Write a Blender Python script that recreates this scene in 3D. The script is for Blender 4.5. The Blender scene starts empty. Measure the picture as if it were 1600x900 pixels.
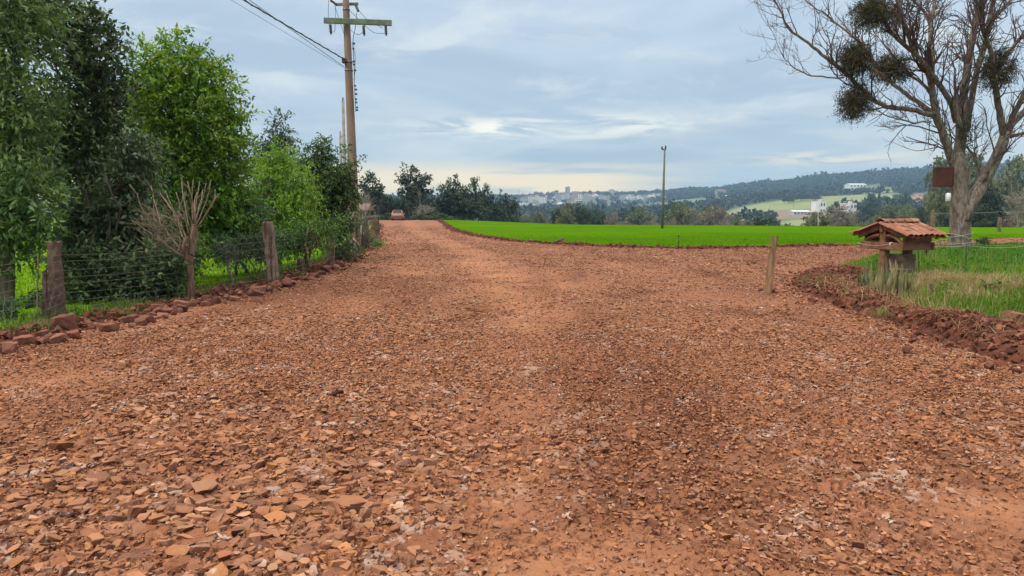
import bpy, bmesh, math, random
import numpy as np
from mathutils import Vector, Matrix

R = math.radians
scene = bpy.context.scene
COL = scene.collection
FPX = 1155.0                     # focal length in pixels of a 1600 wide frame
CAMZ = 1.6
PITCH = math.atan(122.0 / FPX)   # horizon 122 px above the middle of the frame
HOR = 328.0

# ------------------------------------------------------------------ camera
cam_d = bpy.data.cameras.new("camera")
cam_d.sensor_width = 36.0
cam_d.lens = 36.0 * FPX / 1600.0
cam_d.clip_start = 0.05
cam_d.clip_end = 20000
cam = bpy.data.objects.new("camera", cam_d)
cam.location = (0, 0, CAMZ)
cam.rotation_euler = (math.pi / 2 - PITCH, 0, 0)
COL.objects.link(cam)
scene.camera = cam

def ray(px, py):
    u = (px - 800.0) / FPX
    v = -(py - 450.0) / FPX
    c, s = math.cos(PITCH), math.sin(PITCH)
    return Vector((u, c + v * s, -s + v * c))

def at(px, py, Y):
    """world point seen at a photo pixel at depth Y"""
    d = ray(px, py)
    return Vector((0, 0, CAMZ)) + d * (Y / d.y)

def gp(px, py, z=0.0):
    d = ray(px, py)
    return Vector((0, 0, CAMZ)) + d * ((z - CAMZ) / d.z)

# ------------------------------------------------------------------ noise
_rng0 = np.random.default_rng(7)
_perm = _rng0.permutation(4096).astype(np.int64)
_grad = _rng0.normal(size=(4096, 2)); _grad /= np.linalg.norm(_grad, axis=1)[:, None]

def _hash(i, j):
    return _perm[(_perm[i & 4095] + j) & 4095]

def perlin(x, y):
    x = np.asarray(x, float); y = np.asarray(y, float)
    i = np.floor(x).astype(np.int64); j = np.floor(y).astype(np.int64)
    fx = x - i; fy = y - j
    u = fx * fx * fx * (fx * (fx * 6 - 15) + 10); v = fy * fy * fy * (fy * (fy * 6 - 15) + 10)
    def g(a, b, dx, dy):
        gr = _grad[_hash(i + a, j + b)]
        return gr[..., 0] * dx + gr[..., 1] * dy
    n00 = g(0, 0, fx, fy); n10 = g(1, 0, fx - 1, fy)
    n01 = g(0, 1, fx, fy - 1); n11 = g(1, 1, fx - 1, fy - 1)
    return 1.4 * ((n00 * (1 - u) + n10 * u) * (1 - v) + (n01 * (1 - u) + n11 * u) * v)

def fbm(x, y, o=4, f=1.0):
    r = 0; a = 1.0
    for k in range(o):
        r = r + a * perlin(x * f + 17.3 * k, y * f - 9.1 * k)
        a *= 0.5; f *= 2.03
    return r / 1.6

def sst(a, b, x):
    t = np.clip((np.asarray(x, float) - a) / (b - a), 0, 1)
    return t * t * (3 - 2 * t)

def sdf(poly, x, y):
    """signed distance to a polygon, positive inside"""
    x = np.asarray(x, float); y = np.asarray(y, float)
    d = np.full(x.shape, 1e18); inside = np.zeros(x.shape, bool)
    n = len(poly)
    for k in range(n):
        ax, ay = poly[k]; bx, by = poly[(k + 1) % n]
        ex, ey = bx - ax, by - ay
        t = np.clip(((x - ax) * ex + (y - ay) * ey) / (ex * ex + ey * ey + 1e-12), 0, 1)
        d = np.minimum(d, (x - ax - t * ex) ** 2 + (y - ay - t * ey) ** 2)
        c = ((ay > y) != (by > y))
        with np.errstate(divide='ignore', invalid='ignore'):
            xx = ax + (y - ay) * ex / (ey if abs(ey) > 1e-12 else 1e-12)
        inside ^= c & (x < xx)
    d = np.sqrt(d)
    return np.where(inside, d, -d)

# ------------------------------------------------------------------ mesh helpers
def raw_mesh(name, verts, faces, mat=None, smooth=False, cols=None, link=True, parent=None):
    """verts (N,3); faces (F,k) array or a list of such arrays; cols (N,3) point colours"""
    verts = np.asarray(verts, np.float32)
    if isinstance(faces, np.ndarray):
        faces = [faces]
    faces = [np.asarray(f, np.int32) for f in faces if len(f)]
    me = bpy.data.meshes.new(name)
    me.vertices.add(len(verts)); me.vertices.foreach_set("co", verts.ravel())
    nl = sum(f.size for f in faces); nf = sum(len(f) for f in faces)
    me.loops.add(nl); me.polygons.add(nf)
    li = np.concatenate([f.ravel() for f in faces]); me.loops.foreach_set("vertex_index", li)
    tot = np.concatenate([np.full(len(f), f.shape[1], np.int32) for f in faces])
    st = np.concatenate([[0], np.cumsum(tot)[:-1]]).astype(np.int32)
    me.polygons.foreach_set("loop_start", st)
    me.polygons.foreach_set("loop_total", tot)
    me.polygons.foreach_set("use_smooth", np.full(nf, smooth, bool))
    if cols is not None:
        cols = np.asarray(cols); c = np.ones((len(verts), 4), np.float32); c[:, :cols.shape[1]] = cols
        a = me.color_attributes.new("col", 'FLOAT_COLOR', 'POINT'); a.data.foreach_set("color", c.ravel())
    me.update(calc_edges=True)
    me.validate()
    if mat: me.materials.append(mat)
    if not link: return me
    o = bpy.data.objects.new(name, me); COL.objects.link(o)
    if parent: o.parent = parent
    return o

def obj_bm(name, bm, mat, parent=None, smooth=False):
    me = bpy.data.meshes.new(name); bm.to_mesh(me); bm.free()
    if mat: me.materials.append(mat)
    if smooth:
        for p in me.polygons: p.use_smooth = True
    o = bpy.data.objects.new(name, me); COL.objects.link(o)
    if parent: o.parent = parent
    return o

def empty(name, loc, rz=0.0):
    o = bpy.data.objects.new(name, None); o.location = loc; o.rotation_euler = (0, 0, rz)
    o.empty_display_size = 0.2
    COL.objects.link(o); return o

def tag(o, label=None, cat=None, group=None, kind=None):
    if label: o["label"] = label
    if cat: o["category"] = cat
    if group: o["group"] = group
    if kind: o["kind"] = kind
    return o

def copy_tree(o, parent=None):
    c = o.copy(); COL.objects.link(c)
    if parent:
        c.parent = parent
    for ch in list(o.children):
        copy_tree(ch, c)
    return c

def bm_box(bm, cx, cy, cz, sx, sy, sz, mat4=None, bevel=0.0):
    r = bmesh.ops.create_cube(bm, size=1.0)
    vs = r['verts']
    bmesh.ops.scale(bm, vec=(sx, sy, sz), verts=vs)
    if bevel > 0:
        es = list({e for v in vs for e in v.link_edges})
        rb = bmesh.ops.bevel(bm, geom=es, offset=bevel, segments=1, affect='EDGES')
        vs = list({v for f in rb['faces'] for v in f.verts} | {v for v in vs if v.is_valid})
    M = Matrix.Translation((cx, cy, cz))
    if mat4 is not None: M = mat4 @ M
    bmesh.ops.transform(bm, matrix=M, verts=vs)
    return vs

class Tubes:
    """collects tapered tubes into one mesh"""
    def __init__(s): s.v = []; s.f = []; s.n = 0; s.c = []; s.t = []
    def add(s, pts, rad, n=6, cap=True, jit=0.0, rng=None):
        pts = np.asarray([tuple(p) for p in pts], float); m = len(pts)
        rad = np.broadcast_to(np.asarray(rad, float), (m,))
        t = np.gradient(pts, axis=0); t /= (np.linalg.norm(t, axis=1)[:, None] + 1e-9)
        ref = np.array([0.0, 0, 1]) if abs(t[0][2]) < 0.9 else np.array([1.0, 0, 0])
        a = np.cross(t, ref); a /= (np.linalg.norm(a, axis=1)[:, None] + 1e-9); b = np.cross(t, a)
        an = np.arange(n) * 2 * np.pi / n
        rr = rad[:, None] * np.ones(n)
        if jit and rng is not None: rr = rr * (1 + jit * rng.normal(size=(m, n)))
        ring = pts[:, None, :] + rr[..., None] * (np.cos(an)[None, :, None] * a[:, None, :] + np.sin(an)[None, :, None] * b[:, None, :])
        s.v.append(ring.reshape(-1, 3))
        i = np.arange(m - 1)[:, None] * n + np.arange(n)[None, :]
        j = np.arange(m - 1)[:, None] * n + (np.arange(n)[None, :] + 1) % n
        q = np.stack([i, j, j + n, i + n], -1).reshape(-1, 4) + s.n
        s.f.append(q)
        base = s.n; s.n += m * n
        if cap:
            s.v.append(pts[[0, -1]])
            k = np.arange(n)
            s.t.append(np.stack([base + (k + 1) % n, base + k, np.full(n, s.n)], -1))
            e = base + (m - 1) * n
            s.t.append(np.stack([e + k, e + (k + 1) % n, np.full(n, s.n + 1)], -1))
            s.n += 2
    def build(s, name, mat, parent=None, smooth=True):
        fs = [np.concatenate(s.f)]
        if s.t: fs.append(np.concatenate(s.t))
        return raw_mesh(name, np.concatenate(s.v), fs, mat, smooth, parent=parent)

# ------------------------------------------------------------------ materials
def mat_new(name):
    m = bpy.data.materials.new(name); m.use_nodes = True
    nt = m.node_tree
    return m, nt, nt.nodes["Principled BSDF"]

def N(nt, typ, **kw):
    n = nt.nodes.new(typ)
    for k, v in kw.items():
        if k.startswith("i_"):
            n.inputs[k[2:].replace("_", " ")].default_value = v
        else: setattr(n, k, v)
    return n

def mixcol(nt, fac, a, b, mode='MIX'):
    n = nt.nodes.new("ShaderNodeMix"); n.data_type = 'RGBA'; n.blend_type = mode
    for s, v in ((0, fac), (6, a), (7, b)):
        if hasattr(v, "links") or hasattr(v, "is_linked"): nt.links.new(v, n.inputs[s])
        else:
            n.inputs[s].default_value = v if s == 0 else (tuple(v) + (1,) if len(v) == 3 else v)
    return n.outputs[2]

def math_n(nt, op, a, b=None, c=None, clamp=False):
    n = nt.nodes.new("ShaderNodeMath"); n.operation = op; n.use_clamp = clamp
    for i, v in enumerate((a, b, c)):
        if v is None: continue
        if hasattr(v, "is_linked"): nt.links.new(v, n.inputs[i])
        else: n.inputs[i].default_value = v
    return n.outputs[0]

def maprange(nt, x, a, b, c=0.0, d=1.0, smooth=True):
    n = nt.nodes.new("ShaderNodeMapRange"); n.interpolation_type = 'SMOOTHSTEP' if smooth else 'LINEAR'
    if hasattr(x, "is_linked"): nt.links.new(x, n.inputs[0])
    n.inputs[1].default_value = a; n.inputs[2].default_value = b
    n.inputs[3].default_value = c; n.inputs[4].default_value = d
    return n.outputs[0]

def noise_n(nt, scale, detail=4, rough=0.55, vec=None, dist=0.0):
    n = nt.nodes.new("ShaderNodeTexNoise")
    n.inputs["Scale"].default_value = scale; n.inputs["Detail"].default_value = detail
    n.inputs["Roughness"].default_value = rough; n.inputs["Distortion"].default_value = dist
    if vec is not None: nt.links.new(vec, n.inputs["Vector"])
    return n.outputs["Fac"]

def coords(nt, which="Object", scale=None):
    o = nt.nodes.new("ShaderNodeTexCoord").outputs[which]
    if scale:
        mp = nt.nodes.new("ShaderNodeMapping"); mp.inputs["Scale"].default_value = scale
        nt.links.new(o, mp.inputs["Vector"]); return mp.outputs[0]
    return o

def bump(nt, bs, h, strength=0.5, dist=0.02):
    b = nt.nodes.new("ShaderNodeBump"); b.inputs["Strength"].default_value = strength
    b.inputs["Distance"].default_value = dist
    nt.links.new(h, b.inputs["Height"]); nt.links.new(b.outputs[0], bs.inputs["Normal"])

def simple(name, c1, c2=None, scale=6.0, rough=0.85, metal=0.0, stretch=None, bmp=0.3, bd=0.01, detail=5):
    """two-tone noisy surface"""
    m, nt, bs = mat_new(name)
    c2 = c2 or tuple(x * 0.6 for x in c1)
    f = noise_n(nt, scale, detail, 0.6, coords(nt, "Object", stretch))
    nt.links.new(mixcol(nt, maprange(nt, f, 0.35, 0.68), c1, c2), bs.inputs["Base Color"])
    bs.inputs["Roughness"].default_value = rough; bs.inputs["Metallic"].default_value = metal
    if bmp: bump(nt, bs, f, bmp, bd)
    return m

def leaf_mat(name, transl=0.3, rough=0.55, tint=(1, 1, 1), spec=0.35):
    m, nt, bs = mat_new(name)
    a = N(nt, "ShaderNodeAttribute", attribute_name="col")
    nt.links.new(a.outputs["Color"], bs.inputs["Base Color"])
    bs.inputs["Roughness"].default_value = rough
    bs.inputs["Specular IOR Level"].default_value = spec
    tr = N(nt, "ShaderNodeBsdfTranslucent")
    br = mixcol(nt, 1.0, a.outputs["Color"], (1.3 * tint[0], 1.3 * tint[1], 0.7 * tint[2]), 'MULTIPLY')
    nt.links.new(br, tr.inputs["Color"])
    mx = N(nt, "ShaderNodeMixShader"); mx.inputs[0].default_value = transl
    nt.links.new(bs.outputs[0], mx.inputs[1]); nt.links.new(tr.outputs[0], mx.inputs[2])
    nt.links.new(mx.outputs[0], nt.nodes["Material Output"].inputs["Surface"])
    return m

def bark_mat(name, c1, c2, scale=14, stretch=(1, 1, 0.18), bs_=0.8, bd=0.03):
    m, nt, bs = mat_new(name)
    v = coords(nt, "Object", stretch)
    f = noise_n(nt, scale, 6, 0.65, v, 0.4)
    g = noise_n(nt, 2.2, 3, 0.5, coords(nt, "Object"))
    c = mixcol(nt, maprange(nt, f, 0.38, 0.62), c1, c2)
    c = mixcol(nt, maprange(nt, g, 0.5, 0.75, 0, 0.5), c, tuple(0.6 * x + 0.03 for x in c1))
    nt.links.new(c, bs.inputs["Base Color"]); bs.inputs["Roughness"].default_value = 0.92
    bump(nt, bs, f, bs_, bd)
    return m
# ------------------------------------------------------------------ plan of the place (metres, camera at 0,0 looking +Y)
ROAD_L = [(-6.9, -15), (-6.6, 5), (-6.25, 9), (-6.0, 11), (-5.55, 13.2), (-5.2, 16.5), (-5.2, 22), (-5.8, 32), (-8.8, 50), (-13, 75), (-17.8, 98), (-24, 130)]
FIELD_E = [(-13.5, 130), (-9.4, 98), (-6.6, 75), (-4.6, 58.7), (-2.5, 47), (0.0, 37.7), (2.1, 34.4), (4.4, 32.0), (6.8, 30.2), (11, 31.6), (15.2, 33.4), (24, 39.5), (36, 47), (70, 66)]
GRASS_E = [(70, 55), (38, 41), (24, 33), (17, 29.6), (12.5, 25.5), (10.2, 22.2), (8.7, 20.0), (7.5, 17.5), (7.0, 15.0), (6.6, 12), (6.5, 9.5), (6.8, 7), (7.5, -15)]
ROAD_POLY = ROAD_L + FIELD_E + GRASS_E
FIELD_POLY = FIELD_E + [(90, 75), (90, 110), (-13.5, 130)]
GRASS_POLY = GRASS_E + [(70, -15)]
LAWN_POLY = [(-7.1, -15), (-6.9, 5), (-6.7, 9), (-6.5, 11), (-6.1, 13.2), (-5.8, 16.5), (-5.8, 22), (-6.6, 32), (-9.8, 50), (-14, 75), (-19, 98), (-26, 130), (-70, 130), (-70, -15)]

# height of the land: rows of the photo's y at which ground at distance d shows, per azimuth
_D = np.array([150, 250, 400, 700, 1000, 1400, 1900, 2500, 3200, 5200.0])
_AZ = np.array([-300, 300, 600, 800, 900, 1000, 1100, 1200, 1300, 1400, 1500, 1600, 2400.0])
_PY = np.array([
    [340, 338, 336, 334, 333, 328, 322, 316, 318, 326],
    [340, 338, 336, 334, 333, 328, 322, 316, 318, 326],
    [352, 358, 360, 345, 338, 330, 318, 311, 318, 326],
    [358, 364, 362, 350, 340, 331, 319, 309, 318, 326],
    [362, 366, 362, 350, 340, 331, 318, 305, 318, 326],
    [364, 367, 362, 350, 340, 331, 318, 304, 315, 326],
    [364, 367, 362, 348, 336, 322, 311, 299, 312, 326],
    [364, 367, 362, 346, 330, 312, 305, 290, 308, 326],
    [364, 367, 362, 345, 327, 308, 300, 280, 302, 326],
    [364, 367, 362, 345, 326, 306, 294, 276, 299, 326],
    [362, 366, 362, 345, 326, 310, 294, 273, 298, 326],
    [360, 364, 361, 345, 326, 305, 292, 270, 295, 326],
    [360, 364, 361, 345, 326, 305, 292, 270, 295, 326]])
_AX = (_AZ - 800) / FPX

def H(x, y):
    x = np.asarray(x, float); y = np.asarray(y, float)
    d = np.sqrt(x * x + y * y) + 1e-6
    yy = np.maximum(y, 1e-3)
    t = np.clip(x / yy, _AX[0], _AX[-1]); t = np.where(y <= 0.5, np.sign(x) * 0.6, t)
    t = np.clip(t, _AX[0], _AX[-1])
    i = np.clip(np.searchsorted(_AX, t) - 1, 0, len(_AX) - 2)
    ft = (t - _AX[i]) / (_AX[i + 1] - _AX[i]); ft = ft * ft * (3 - 2 * ft)
    ld = np.log(np.maximum(d, 60.0)); LD = np.log(_D)
    j = np.clip(np.searchsorted(LD, ld) - 1, 0, len(_D) - 2)
    fd = np.clip((ld - LD[j]) / (LD[j + 1] - LD[j]), 0, 1); fs = fd * fd * (3 - 2 * fd) * 0.5 + fd * 0.5
    P = (_PY[i, j] * (1 - ft) + _PY[i + 1, j] * ft) * (1 - fs) + (_PY[i, j + 1] * (1 - ft) + _PY[i + 1, j + 1] * ft) * fs
    far = CAMZ - d * (P - HOR) / FPX
    # crest of the near plateau: about 100 m along the road and 62 m across the field
    crest = 62 + 45 * sst(0.12, -0.12, t) + 30 * sst(-0.2, -0.5, t)
    crest = np.where(y <= 0.5, 90, crest)
    w = sst(0.0, 1.0, (d - crest) / (150 - crest))
    near = 0.10 * sst(55, 100, d) * sst(0.05, -0.1, t)
    h = near * (1 - w) + far * w
    h = h + sst(250, 900, d) * 3.0 * fbm(x, y, 3, 0.006)
    return np.where(y < -60, np.minimum(h, 0.0), h)

def Hn(x, y):
    """ground with the raised grass banks"""
    x = np.asarray(x, float); y = np.asarray(y, float)
    h = H(x, y)
    g = sdf(GRASS_POLY, x, y); h = h + 0.24 * sst(-0.2, 1.6, g)
    f = sdf(FIELD_POLY, x, y); h = h + 0.06 * sst(-0.2, 1.2, f)
    l = sdf(LAWN_POLY, x, y); h = h - 0.10 * sst(0.5, 3.0, l) * sst(60, 30, y)
    return h

def h1(x, y): return float(Hn(np.array([x]), np.array([y]))[0])

def polar(r0, r1, ratio, a0, a1, da):
    nr = int(math.log(r1 / r0) / math.log(ratio)) + 2
    r = r0 * (r1 / r0) ** (np.arange(nr) / (nr - 1))
    na = int((a1 - a0) / da) + 1
    a = np.linspace(a0, a1, na)
    Rr, A = np.meshgrid(r, a, indexing='ij')
    return Rr * np.sin(A), Rr * np.cos(A), nr, na

def grid_faces(nr, na):
    i = np.arange(nr - 1)[:, None] * na + np.arange(na - 1)[None, :]
    return np.stack([i, i + na, i + na + 1, i + 1], -1).reshape(-1, 4)

def trim(verts, faces, cols=None):
    u, inv = np.unique(faces.ravel(), return_inverse=True)
    return verts[u], inv.reshape(faces.shape), (None if cols is None else cols[u])

# ------------------------------------------------------------------ the base ground with far fields and woods floor
FIELDS = [  # azimuth px, distance m polygons of open land on the slopes: (corners, colour)
    ([(1110, 1015), (1270, 1012), (1345, 1010), (1400, 1180), (1400, 1420), (1330, 1480), (1225, 1320), (1150, 1180)], (0.24, 0.27, 0.085)),
    ([(1105, 780), (1140, 1005), (1290, 1010), (1300, 800)], (0.23, 0.15, 0.09)),
    ([(1200, 570), (1340, 600), (1340, 790), (1230, 780)], (0.22, 0.25, 0.10)),
    ([(1415, 1150), (1620, 1150), (1620, 1480), (1425, 1440)], (0.36, 0.17, 0.10)),
    ([(1040, 1500), (1120, 1500), (1120, 1950), (1045, 1900)], (0.17, 0.22, 0.09)),
    ([(1325, 1560), (1400, 1500), (1410, 1700), (1330, 1760)], (0.22, 0.25, 0.10)),
    ([(1316, 1580), (1366, 1580), (1366, 1990), (1316, 1990)], (0.14, 0.17, 0.08)),
    ([(1300, 720), (1420, 760), (1400, 860), (1310, 820)], (0.20, 0.22, 0.09)),
]
FPOLY = [([((p - 800) / FPX * d / math.hypot(1, (p - 800) / FPX), d / math.hypot(1, (p - 800) / FPX)) for p, d in c], col) for c, col in FIELDS]
def open_land(x, y):
    m = np.full(np.shape(x), -1e9)
    for p, _ in FPOLY: m = np.maximum(m, sdf(p, x, y))
    return m

gm, nt, bs = mat_new("ground_soil_and_fields")
a = N(nt, "ShaderNodeAttribute", attribute_name="col")
v = coords(nt, "Object")
n1 = noise_n(nt, 0.05, 5, 0.6, v); n2 = noise_n(nt, 2.0, 5, 0.6, v)
c = mixcol(nt, maprange(nt, n1, 0.35, 0.65, 0, 0.35), a.outputs["Color"], (0.10, 0.11, 0.04))
c = mixcol(nt, maprange(nt, n2, 0.4, 0.7, 0, 0.3), c, (0.05, 0.05, 0.025))
nt.links.new(c, bs.inputs["Base Color"]); bs.inputs["Roughness"].default_value = 0.95
bump(nt, bs, n2, 0.4, 0.05)

def build_ground():
    a = np.concatenate([np.linspace(R(-180), R(-46), 40)[:-1], np.linspace(R(-46), R(46), 260), np.linspace(R(46), R(180), 40)[1:]])
    nr = 330
    r = np.concatenate([[0.05], 0.6 * (3600 / 0.6) ** (np.arange(nr - 1) / (nr - 2))])
    Rr, A = np.meshgrid(r, a, indexing='ij'); na = len(a)
    x = (Rr * np.sin(A)).ravel(); y = (Rr * np.cos(A)).ravel()
    z = Hn(x, y) - 0.03
    rd = sdf(ROAD_POLY, x, y)
    z = z - 0.17 * sst(0.1, 1.0, rd) * sst(140, 120, Rr.ravel())
    d = Rr.ravel()
    col = np.tile(np.array([0.07, 0.085, 0.03]), (len(x), 1))
    woods = np.array([0.035, 0.05, 0.03])
    k = sst(250, 600, d)[:, None]; col = col * (1 - k) + woods * k
    town = np.array([0.09, 0.10, 0.06])
    az = x / np.maximum(y, 1) * FPX + 800
    k = (sst(1400, 1700, d) * sst(3000, 2700, d) * sst(760, 820, az) * sst(1120, 1040, az))[:, None]
    col = col * (1 - k) + town * k
    for p, cc in FPOLY:
        k = sst(-12, 8, sdf(p, x, y) + 10 * fbm(x, y, 2, 0.02))[:, None]; col = col * (1 - k) + np.array(cc) * k
    near = sst(8, -2, np.abs(rd))[:, None] * sst(140, 110, d)[:, None]
    near = sst(-0.5, 0.3, rd + 0.5 * fbm(x, y, 3, 0.8))[:, None] * sst(140, 110, d)[:, None]
    col = col * (1 - near) + np.array([0.16, 0.06, 0.03]) * near
    o = raw_mesh("ground", np.stack([x, y, z], 1), grid_faces(nr, na), gm, True, col)
    tag(o, kind="structure")
build_ground()

# ------------------------------------------------------------------ the road of crushed red basalt
TRACKS = [(0.15, 8.0, 0.62, 1.3, 0.75), (-0.05, 4.1, 0.45, 0.9, 1.1), (0.15, 3.2, 0.75, 0.6, 1.1), (0.1, 5.8, 0.40, 1.0, 0.75), (-4.5, 6.9, 0.9, 1.5, 1.2), (-3.7, 5.6, 0.6, 0.8, 0.8), (2.5, 3.7, 0.6, 0.75, 1.25), (1.8, 4.4, 0.55, 0.5, 0.8), (-5.2, 10.5, 0.5, 2.0, 0.7),
          (-0.6, 13.5, 0.7, 2.6, 0.7), (1.2, 17.0, 0.7, 3.0, 0.5), (-3.4, 9.5, 0.5, 1.6, 0.6), (3.2, 6.4, 0.5, 0.8, 0.5), (-2.6, 12.0, 0.5, 1.8, 0.4)]
def track(x, y):
    """smoother, dustier strips where wheels have packed the soil (0..1)"""
    x = np.asarray(x, float); y = np.asarray(y, float)
    u = x - np.interp(y, [3, 8, 18, 26, 35, 58, 98], [0.0, 0.15, -0.25, -1.2, -2.9, -7.6, -13.8])
    t = np.exp(-((u - 0.05) / 0.75) ** 2)
    t = t * (0.25 + 0.55 * sst(11, 24, y)) + 0.55 * np.exp(-((u + 2.3) / 0.7) ** 2) * sst(12, 22, y) + 0.4 * np.exp(-((u - 2.4) / 0.6) ** 2) * sst(14, 26, y)
    t = t + 0.6 * np.exp(-(u / 0.85) ** 2) * sst(6, 10, y)
    for bx, by, rx, ry, am in TRACKS: t = np.maximum(t, am * np.exp(-((x - bx) / rx) ** 2 - ((y - by) / ry) ** 2))
    t = np.maximum(t, 0.35 * np.exp(-((u - 3.6) / 0.6) ** 2) * sst(9, 16, y))
    n = fbm(x, y, 4, 0.55)
    return np.clip(0.82 * t * (1.0 + 1.3 * n) + 0.28 * sst(0.12, 0.55, fbm(x + 40, y, 3, 0.3)), 0, 1)

def damp_soil(x, y):
    """patches where wet, darker soil and stone lie at the surface (0..1)"""
    a = sst(0.12, 0.55, fbm(x * 1.2 - 30, y * 0.5, 4, 0.8)) + 0.75 * sst(0.05, 0.5, fbm(x * 0.9 + 11, y * 0.22 + 3, 3, 0.55))
    a = a + 1.2 * np.exp(-((x - 1.0 - 0.02 * y) / 0.7) ** 2) * sst(3.2, 4.5, y) * sst(14, 8, y) * (0.6 + fbm(x, y, 3, 0.9))
    return np.clip(a, 0, 1) * (1 - track(x, y))

def road_z(x, y):
    z = H(x, y)
    z = z + 0.035 * fbm(x, y, 3, 0.35) + 0.014 * fbm(x, y, 4, 2.2)
    t = track(x, y)
    fine = 0.016 * fbm(x, y, 3, 9.0)
    return z - 0.02 * t + fine * (1 - 0.7 * t) * sst(60, 20, np.hypot(x, y))

def soil_mat():
    m, nt, bs = mat_new("packed_red_soil")
    a = N(nt, "ShaderNodeAttribute", attribute_name="col")
    v = coords(nt, "Object")
    n1 = noise_n(nt, 1.3, 6, 0.62, v); n2 = noise_n(nt, 14.0, 6, 0.65, v); n3 = noise_n(nt, 70.0, 4, 0.7, v)
    c = mixcol(nt, maprange(nt, n1, 0.35, 0.7, 0, 0.55), a.outputs["Color"], (0.24, 0.095, 0.050))
    c = mixcol(nt, maprange(nt, n2, 0.52, 0.72, 0, 0.8), c, (0.085, 0.028, 0.016))
    c = mixcol(nt, maprange(nt, n3, 0.58, 0.75, 0, 0.5), c, (0.50, 0.24, 0.13))
    # crushed stone seen from afar: cells with dark joints
    vs = coords(nt, "Object", (1, 1, 0.3))
    vo = N(nt, "ShaderNodeTexVoronoi", feature='DISTANCE_TO_EDGE', i_Scale=8.5); nt.links.new(vs, vo.inputs["Vector"])
    vc = N(nt, "ShaderNodeTexVoronoi", feature='F1', i_Scale=8.5); nt.links.new(vs, vc.inputs["Vector"])
    hs = N(nt, "ShaderNodeSeparateColor"); nt.links.new(vc.outputs["Color"], hs.inputs[0])
    aal = a.outputs["Alpha"]
    st = math_n(nt, 'MULTIPLY', maprange(nt, hs.outputs[0], 0.0, 1.0, 0.0, 0.7), aal)
    c = mixcol(nt, math_n(nt, 'MULTIPLY', st, 0.5), c, (0.30, 0.135, 0.082))
    gap = math_n(nt, 'MULTIPLY', maprange(nt, vo.outputs["Distance"], 0.0, 0.12, 0.30, 0.0), aal)
    c = mixcol(nt, gap, c, (0.07, 0.024, 0.014))
    nt.links.new(c, bs.inputs["Base Color"]); bs.inputs["Roughness"].default_value = 0.93
    bs.inputs["Specular IOR Level"].default_value = 0.25
    hh = math_n(nt, 'ADD', math_n(nt, 'MULTIPLY', n2, 0.9), math_n(nt, 'MULTIPLY', n3, 0.35))
    hh = math_n(nt, 'ADD', hh, math_n(nt, 'MULTIPLY', math_n(nt, 'MULTIPLY', maprange(nt, vo.outputs["Distance"], 0.0, 0.2), hs.outputs[1]), aal))
    bump(nt, bs, hh, 0.9, 0.03)
    return m
M_SOIL = soil_mat()

def cells(x, y, s, seed, jit=0.9):
    """cellular pattern: distance to nearest and second nearest centre, offset to the nearest, random id numbers"""
    gx = x / s + seed * 13.7; gy = y / s + seed * 5.1
    i0 = np.floor(gx).astype(np.int64); j0 = np.floor(gy).astype(np.int64)
    f1 = np.full(x.shape, 9.0); f2 = np.full(x.shape, 9.0); ox = np.zeros_like(f1); oy = np.zeros_like(f1); idd = np.zeros(x.shape, np.int64)
    for a in (-1, 0, 1):
        for b in (-1, 0, 1):
            h = _hash(i0 + a, j0 + b); u = (_perm[h] / 4096.0 - 0.5) * jit + 0.5; v = (_perm[(h + 77) & 4095] / 4096.0 - 0.5) * jit + 0.5
            dx = gx - (i0 + a + u); dy = gy - (j0 + b + v); d = np.sqrt(dx * dx + dy * dy)
            n1 = d < f1; f2 = np.where(n1, f1, np.minimum(f2, d)); ox = np.where(n1, dx, ox); oy = np.where(n1, dy, oy); idd = np.where(n1, h, idd); f1 = np.where(n1, d, f1)
    r = [_perm[(idd + k) & 4095] / 4096.0 for k in (11, 222, 333, 1444)]
    return f1, f2, ox * s, oy * s, r

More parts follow.
